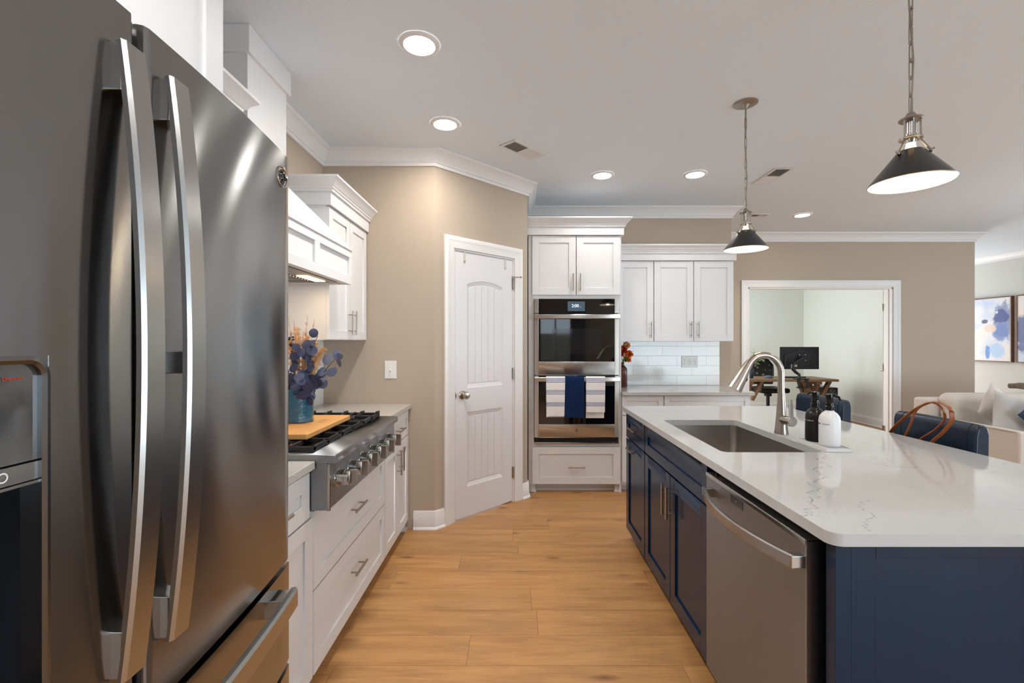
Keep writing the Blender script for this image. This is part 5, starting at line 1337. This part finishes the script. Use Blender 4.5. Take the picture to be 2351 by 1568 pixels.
pillow((4.92, 4.28, .72), .36, (R(-12), R(8), 0), PAT, 'mottled green and cream throw pillow behind the navy one', .09)
b = MB(); random.seed(3)
for i in range(7):
    b.tube([(5.12+.045*i, 4.62-.03*math.sin(i), .895), (5.13+.045*i, 4.74, .90+.008*math.sin(i*2)), (5.12+.045*i, 4.80, .895)], .026, 8)
tag(b.build('throw_blanket', mat('knit_throw', (120, 106, 92), 1, var=.6, vscale=40, bump=1, bscale=90, bdist=.01)), 'fuzzy brown and cream throw draped over the sofa back', 'blanket')

# ================================================================== PAINTINGS on the right wall
def art_mat(seed, flip):
    m = bpy.data.materials.new('abstract_canvas'); m.use_nodes = True; nt = m.node_tree; N = nt.nodes; L = nt.links; b = N['Principled BSDF']
    tc = N.new('ShaderNodeTexCoord'); sp_ = N.new('ShaderNodeSeparateXYZ'); L.new(tc.outputs['Object'], sp_.inputs[0])
    n = N.new('ShaderNodeTexNoise'); n.inputs['Scale'].default_value = 3.2; n.inputs['Detail'].default_value = 3; L.new(tc.outputs['Object'], n.inputs['Vector'])
    cr = N.new('ShaderNodeValToRGB'); e = cr.color_ramp.elements
    e[0].position = .3; e[0].color = lin((196, 206, 226)); e[1].position = .7; e[1].color = lin((238, 226, 214))
    x = e.new(.5); x.color = lin((226, 224, 226)); L.new(n.outputs['Fac'], cr.inputs[0]); last = cr.outputs[0]
    def blob(y, z, ry, rz_, col, soft=.22):
        nonlocal last
        wn = N.new('ShaderNodeTexNoise'); wn.inputs['Scale'].default_value = 7; wn.inputs['Detail'].default_value = 7; wn.inputs['Roughness'].default_value = .7; L.new(tc.outputs['Object'], wn.inputs['Vector'])
        wo = N.new('ShaderNodeMath'); wo.operation = 'MULTIPLY_ADD'; wo.inputs[1].default_value = 2.4; wo.inputs[2].default_value = -1.2; L.new(wn.outputs['Fac'], wo.inputs[0])
        cy_ = N.new('ShaderNodeMath'); cy_.operation = 'MULTIPLY_ADD'; cy_.inputs[1].default_value = 1/ry; cy_.inputs[2].default_value = -y/ry; L.new(sp_.outputs[1], cy_.inputs[0])
        cz_ = N.new('ShaderNodeMath'); cz_.operation = 'MULTIPLY_ADD'; cz_.inputs[1].default_value = 1/rz_; cz_.inputs[2].default_value = -z/rz_; L.new(sp_.outputs[2], cz_.inputs[0])
        cb = N.new('ShaderNodeCombineXYZ'); L.new(cy_.outputs[0], cb.inputs[0]); L.new(cz_.outputs[0], cb.inputs[1])
        ln = N.new('ShaderNodeVectorMath'); ln.operation = 'LENGTH'; L.new(cb.outputs[0], ln.inputs[0])
        ad = N.new('ShaderNodeMath'); ad.operation = 'ADD'; L.new(ln.outputs['Value'], ad.inputs[0]); L.new(wo.outputs[0], ad.inputs[1])
        mr = N.new('ShaderNodeMapRange'); mr.inputs['From Min'].default_value = 1-soft; mr.inputs['From Max'].default_value = 1+soft*.3; mr.inputs['To Min'].default_value = .85; mr.inputs['To Max'].default_value = 0; L.new(ad.outputs[0], mr.inputs[0])
        mx = N.new('ShaderNodeMix'); mx.data_type = 'RGBA'; mx.inputs[7].default_value = lin(col); L.new(mr.outputs[0], mx.inputs[0]); L.new(last, mx.inputs[6]); last = mx.outputs[2]
    if not flip:
        for a in ((-.42, .12, .17, .30, (132, 140, 178)), (-.36, .20, .13, .10, (84, 92, 140)), (-.36, -.05, .12, .16, (120, 142, 190)), (-.10, .13, .05, .03, (70, 76, 104)), (-.18, .02, .10, .06, (232, 206, 192)), (-.15, -.36, .04, .12, (92, 138, 206)), (-.30, -.34, .12, .14, (176, 202, 232))): blob(*a)
    else:
        for a in ((.40, -.05, .14, .30, (92, 100, 150)), (.30, .2, .1, .1, (120, 120, 160)), (0, -.2, .2, .2, (190, 205, 230))): blob(*a)
    L.new(last, b.inputs['Base Color']); b.inputs['Roughness'].default_value = .8
    return m
FRW = mat('walnut_frame', (120, 84, 62), .5, var=.2, vscale=20)
for i, (y0, y1, lb) in enumerate(((7.075, 8.09, 'large abstract canvas in blues and creams beside the far wall corner'), (5.99, 7.005, 'second abstract canvas at the right picture edge'))):
    ym = (y0+y1)/2; zm = 1.545; hh = .51
    t = thing('painting', (RX, ym, zm), lb, 'painting', 'abstract paintings on the right wall')
    MF = frame((RX, ym, zm), (0, 1, 0), (-1, 0, 0))
    f = MB(MF); w2 = (y1-y0)/2
    f.box(-w2, -w2+.014, .001, .05, -hh, hh); f.box(w2-.014, w2, .001, .05, -hh, hh); f.box(-w2+.014, w2-.014, .001, .05, hh-.014, hh); f.box(-w2+.014, w2-.014, .001, .05, -hh, -hh+.014)
    f.build('frame', FRW, t, bevel=.001)
    MB(MF).box(-w2+.014, w2-.014, .006, .043, -hh+.014, hh-.014).build('canvas', art_mat(i, i == 1), t)

# ================================================================== OFFICE
DW = mat('desk_wood', (134, 104, 76), .5, var=.25, vscale=6, vstretch=(.6, 8, 1)); DWL = mat('desk_leg_wood', (126, 97, 70), .5, var=.2, vscale=8)
DZ = .76
t = thing('desk', (4.3, 7.6, 0), 'rustic wooden trestle desk in the office', 'desk')
MB().box(3.42, 5.075, 7.27, 7.94, DZ-.038, DZ).build('tabletop', DW, t, bevel=.003)
def trestle(x):
    for k, mbx in enumerate(((x-.045, x+.045),)):
        MB().box(mbx[0], mbx[1], 7.56, 7.65, .05, DZ-.09).build('leg_post', DWL, t, bevel=.003)
    MB().box(x-.045, x+.045, 7.32, 7.89, DZ-.09, DZ-.038).build('leg_beam', DWL, t, bevel=.003)
    MB().box(x-.045, x+.045, 7.32, 7.89, 0, .06).build('leg_foot', DWL, t, bevel=.003)
    for s_ in (-1, 1):
        m = MB(); a = Vector((x, 7.605+s_*.04, .36)); b_ = Vector((x+.0, 7.605+s_*.24, DZ-.08)); m.tube([a, b_], 0, flat=(.07, .05, (1, 0, 0))); m.build('leg_brace', DWL, t)
    return
trestle(3.72); trestle(4.80)
for x, s_ in ((4.80, 1), (3.72, 1), (4.80, -1)):
    m = MB(); m.tube([Vector((x+s_*.05, 7.40, .42)), Vector((x+s_*.21, 7.40, DZ-.04))], 0, flat=(.05, .06, (0, 1, 0))); m.build('leg_brace', DWL, t)
# monitor on an arm
t = thing('monitor', (4.597, 7.50, 1.08), 'black computer monitor seen from behind on an arm clamped to the office desk', 'monitor')
MB().box(4.282, 4.915, 7.505, 7.520, .905, 1.267).build('screen', BLACKP, t, bevel=.004)
b = MB(); b.prism([(4.35, .935), (4.85, .935), (4.85, 1.14), (4.60, 1.222), (4.35, 1.14)], 7.485, 7.506, 'y'); b.build('rear_housing', mat('monitor_back', (26, 27, 29), .45), t, bevel=.006)
b = MB(); b.box(4.56, 4.83, 7.478, 7.486, .935, .985); b.build('port_bay', BLACKP, t)
b = MB(); b.box(4.45, 4.55, 7.482, 7.4855, .942, .98); b.build('rating_label', mat('sticker', (170, 168, 150), .6), t)
ARM = mat('arm_black', (20, 21, 24), .3)
b = MB(); b.box(4.56, 4.68, 7.468, 7.478, 1.04, 1.15); b.cyl((4.62, 7.478, 1.095), (4.62, 7.44, 1.095), .026); b.build('mount_plate', ARM, t)
for q in ((4.57, 1.05), (4.67, 1.05), (4.57, 1.14), (4.67, 1.14)): MB().cyl((q[0], 7.468, q[1]), (q[0], 7.463, q[1]), .007, seg=10).build('screw', STEELB, t)
MB().tube([(4.60, 7.44, 1.09), (4.50, 7.40, 1.04), (4.40, 7.36, .985)], .018, 12).build('upper_arm', ARM, t)
MB().tube([(4.40, 7.36, .99), (4.39, 7.355, .93), (4.44, 7.35, .87), (4.49, 7.34, .83), (4.49, 7.33, .775)], [.028, .028, .024, .022, .02], 12).build('lower_arm', ARM, t)
b = MB(); b.box(4.40, 4.60, 7.250, 7.36, DZ+.001, DZ+.016); b.box(4.42, 4.46, 7.245, 7.262, DZ-.13, DZ+.016); b.box(4.54, 4.58, 7.245, 7.262, DZ-.13, DZ+.016); b.box(4.42, 4.58, 7.245, 7.30, DZ-.14, DZ-.12); b.build('clamp', ARM, t, bevel=.002)
b = MB(); b.box(4.36, 4.74, 7.56, 7.68, DZ, DZ+.02); tag(b.build('keyboard', BLACKP, bevel=.004), 'black keyboard on the office desk behind the monitor arm', 'keyboard')
b = MB(); b.sphere((4.09, 7.50, DZ+.014), .065, 20, (1.1, .8, .50)); tag(b.build('desk_accessory', mat('grey_plastic', (86, 96, 108), .3)), 'small grey rounded desk accessory on the office desk', 'desk accessory')  # plain rounded accessory, no particular device modelled
t = thing('desk_vase', (3.80, 7.48, DZ), 'slim dark vase on the office desk', 'vase'); MB().lathe([(.0001, 0), (.028, 0), (.040, .05), (.043, .11), (.034, .17), (.020, .20), (.022, .21), (.015, .21), (.0001, .19)], (3.80, 7.48, DZ), seg=28).build('body', mat('dark_vase', (34, 44, 56), .3), t)
GRN = mat('bamboo_leaf', (120, 160, 72), .5, var=.3, vscale=20); random.seed(9)
for i in range(4):
    tip = Vector((3.80+(-.03+.06*i), 7.46-.02*i, DZ+.34+.05*((i*2) % 3))); pts = bez((3.80, 7.48, DZ+.18), (3.80, 7.48, DZ+.28), tip, 8)
    t = thing('bamboo_stem', pts[0], ('tallest', 'left', 'short', 'right')[i]+' leafy green stem in the dark desk vase', 'plant stem', 'green stems in the desk vase')
    MB().tube(pts, .003, 6).build('stem', GRN, t); mb = MB()
    for k in range(9):
        p = pts[3+k*6//9]; d = Vector((random.uniform(-.6, 1), random.uniform(-.6, .3), random.uniform(-.5, 1))).normalized(); L_ = random.uniform(.06, .11); s_ = d.orthogonal().normalized()*.010
        mb.add([p, p+d*L_*.4+s_, p+d*L_, p+d*L_*.4-s_], [(0, 1, 2, 3)], True)
    mb.build('leaves', GRN, t)
# office chair
CH = mat('chair_black', (18, 18, 19), .5); 
t = thing('office_chair', (4.42, 8.12, 0), 'black mesh-back office chair behind the office desk', 'office chair')
b = MB(); vs = []; fs = []; n = 18
outer = []
for i in range(n+1):
    q = i/n; z = .60+.46*q; w_ = .20+.035*math.sin(PI*min(1, q*1.1))-(.10*max(0, q-.72)/.28)**1
    outer.append((w_, z))
pts = [(4.42+w_, 8.34+.04*math.sin(PI*(z-.6)/.46), z) for w_, z in outer]+[(4.42-w_, 8.34+.04*math.sin(PI*(z-.6)/.46), z) for w_, z in outer[::-1]]
MB().tube(pts, .014, 8, closed=True).build('back_frame', CH, t)
m = bpy.data.materials.new('chair_mesh'); m.use_nodes = True; nt = m.node_tree; N = nt.nodes; b_ = N['Principled BSDF']; b_.inputs['Base Color'].default_value = lin((20, 20, 21)); b_.inputs['Roughness'].default_value = .6
tcn = N.new('ShaderNodeTexCoord'); vo = N.new('ShaderNodeTexVoronoi'); vo.inputs['Scale'].default_value = 13; nt.links.new(tcn.outputs['Object'], vo.inputs['Vector'])
crr = N.new('ShaderNodeValToRGB'); crr.color_ramp.elements[0].position = .22; crr.color_ramp.elements[0].color = (.55, .55, .55, 1); crr.color_ramp.elements[1].position = .42; crr.color_ramp.elements[1].color = (1, 1, 1, 1)
nt.links.new(vo.outputs['Distance'], crr.inputs[0]); nt.links.new(crr.outputs[0], b_.inputs['Alpha'])
mb = MB(); k = len(outer)
fr_ = [(4.42+w_, 8.34+.04*math.sin(PI*(z-.6)/.46), z) for w_, z in outer]; fl_ = [(4.42-w_, 8.34+.04*math.sin(PI*(z-.6)/.46), z) for w_, z in outer]
bk = lambda P: [(x, y+.004, z) for x, y, z in P]
mb.add(fr_+fl_+bk(fr_)+bk(fl_), [(i, i+1, k+i+1, k+i) for i in range(k-1)]+[(2*k+i+1, 2*k+i, 3*k+i, 3*k+i+1) for i in range(k-1)], True); mb.build('back_mesh', m, t)
MB().box(4.17, 4.67, 7.86, 8.36, .47, .555).build('seat', CH, t, bevel=.035, seg=4)
MB().cyl((4.42, 8.12, .11), (4.42, 8.12, .47), .028).build('column', CH, t)
MB().cyl((4.42, 8.12, .40), (4.42, 8.12, .47), .06).build('mechanism', CH, t)
MB().box(4.395, 4.445, 8.30, 8.38, .45, .66).build('back_bracket', CH, t, bevel=.005)
for i in range(5):
    a = 2*PI*i/5+.3; ex, ey = 4.42+.29*math.cos(a), 8.12+.29*math.sin(a)
    MB().tube([(4.42, 8.12, .12), (ex, ey, .075)], [.028, .018], 8).build('base_arm', CH, t)
    MB().cyl((ex-.012*math.sin(a), ey+.012*math.cos(a), .03), (ex+.012*math.sin(a), ey-.012*math.cos(a), .03), .03).build('caster', CH, t)
for s_ in (-1, 1):
    MB().tube([(4.42+s_*.24, 8.14, .50), (4.42+s_*.29, 8.14, .55), (4.42+s_*.29, 8.14, .70)], .014, 8).build('arm_post', CH, t); MB().box(4.42+s_*.29-.04, 4.42+s_*.29+.04, 8.02, 8.26, .695, .72).build('arm_pad', CH, t, bevel=.01)
# tower on a stand
tag(MB().box(4.98, 5.34, 7.50, 7.98, 0, .14).build('low_stand', TRIM, bevel=.004), 'low white stand under the computer tower', 'stand')
t = thing('computer_tower', (5.15, 7.74, .14), 'black computer tower with a fan beside the office desk', 'computer')
MB().box(5.045, 5.26, 7.56, 7.95, .141, .60).build('case', BLACKP, t, bevel=.004)
m = MB(); fc = (5.165, 7.556, .50)
for i in range(3): m.tube([(fc[0]+(.025+.022*i)*math.cos(2*PI*q/24), fc[1], fc[2]+(.025+.022*i)*math.sin(2*PI*q/24)) for q in range(24)], .0022, 6, closed=True)
for i in range(6): a = PI*i/3; m.tube([(fc[0], fc[1], fc[2]), (fc[0]+.07*math.cos(a), fc[1], fc[2]+.07*math.sin(a))], .002, 6)
m.build('fan_grille', STEELV, t)
b = MB()
for i in range(5): b.box(5.055, 5.08, 7.556, 7.561, .40+.03*i, .415+.03*i)
b.build('expansion_slots', mat('slot_metal', (110, 110, 112), .4, .8), t)
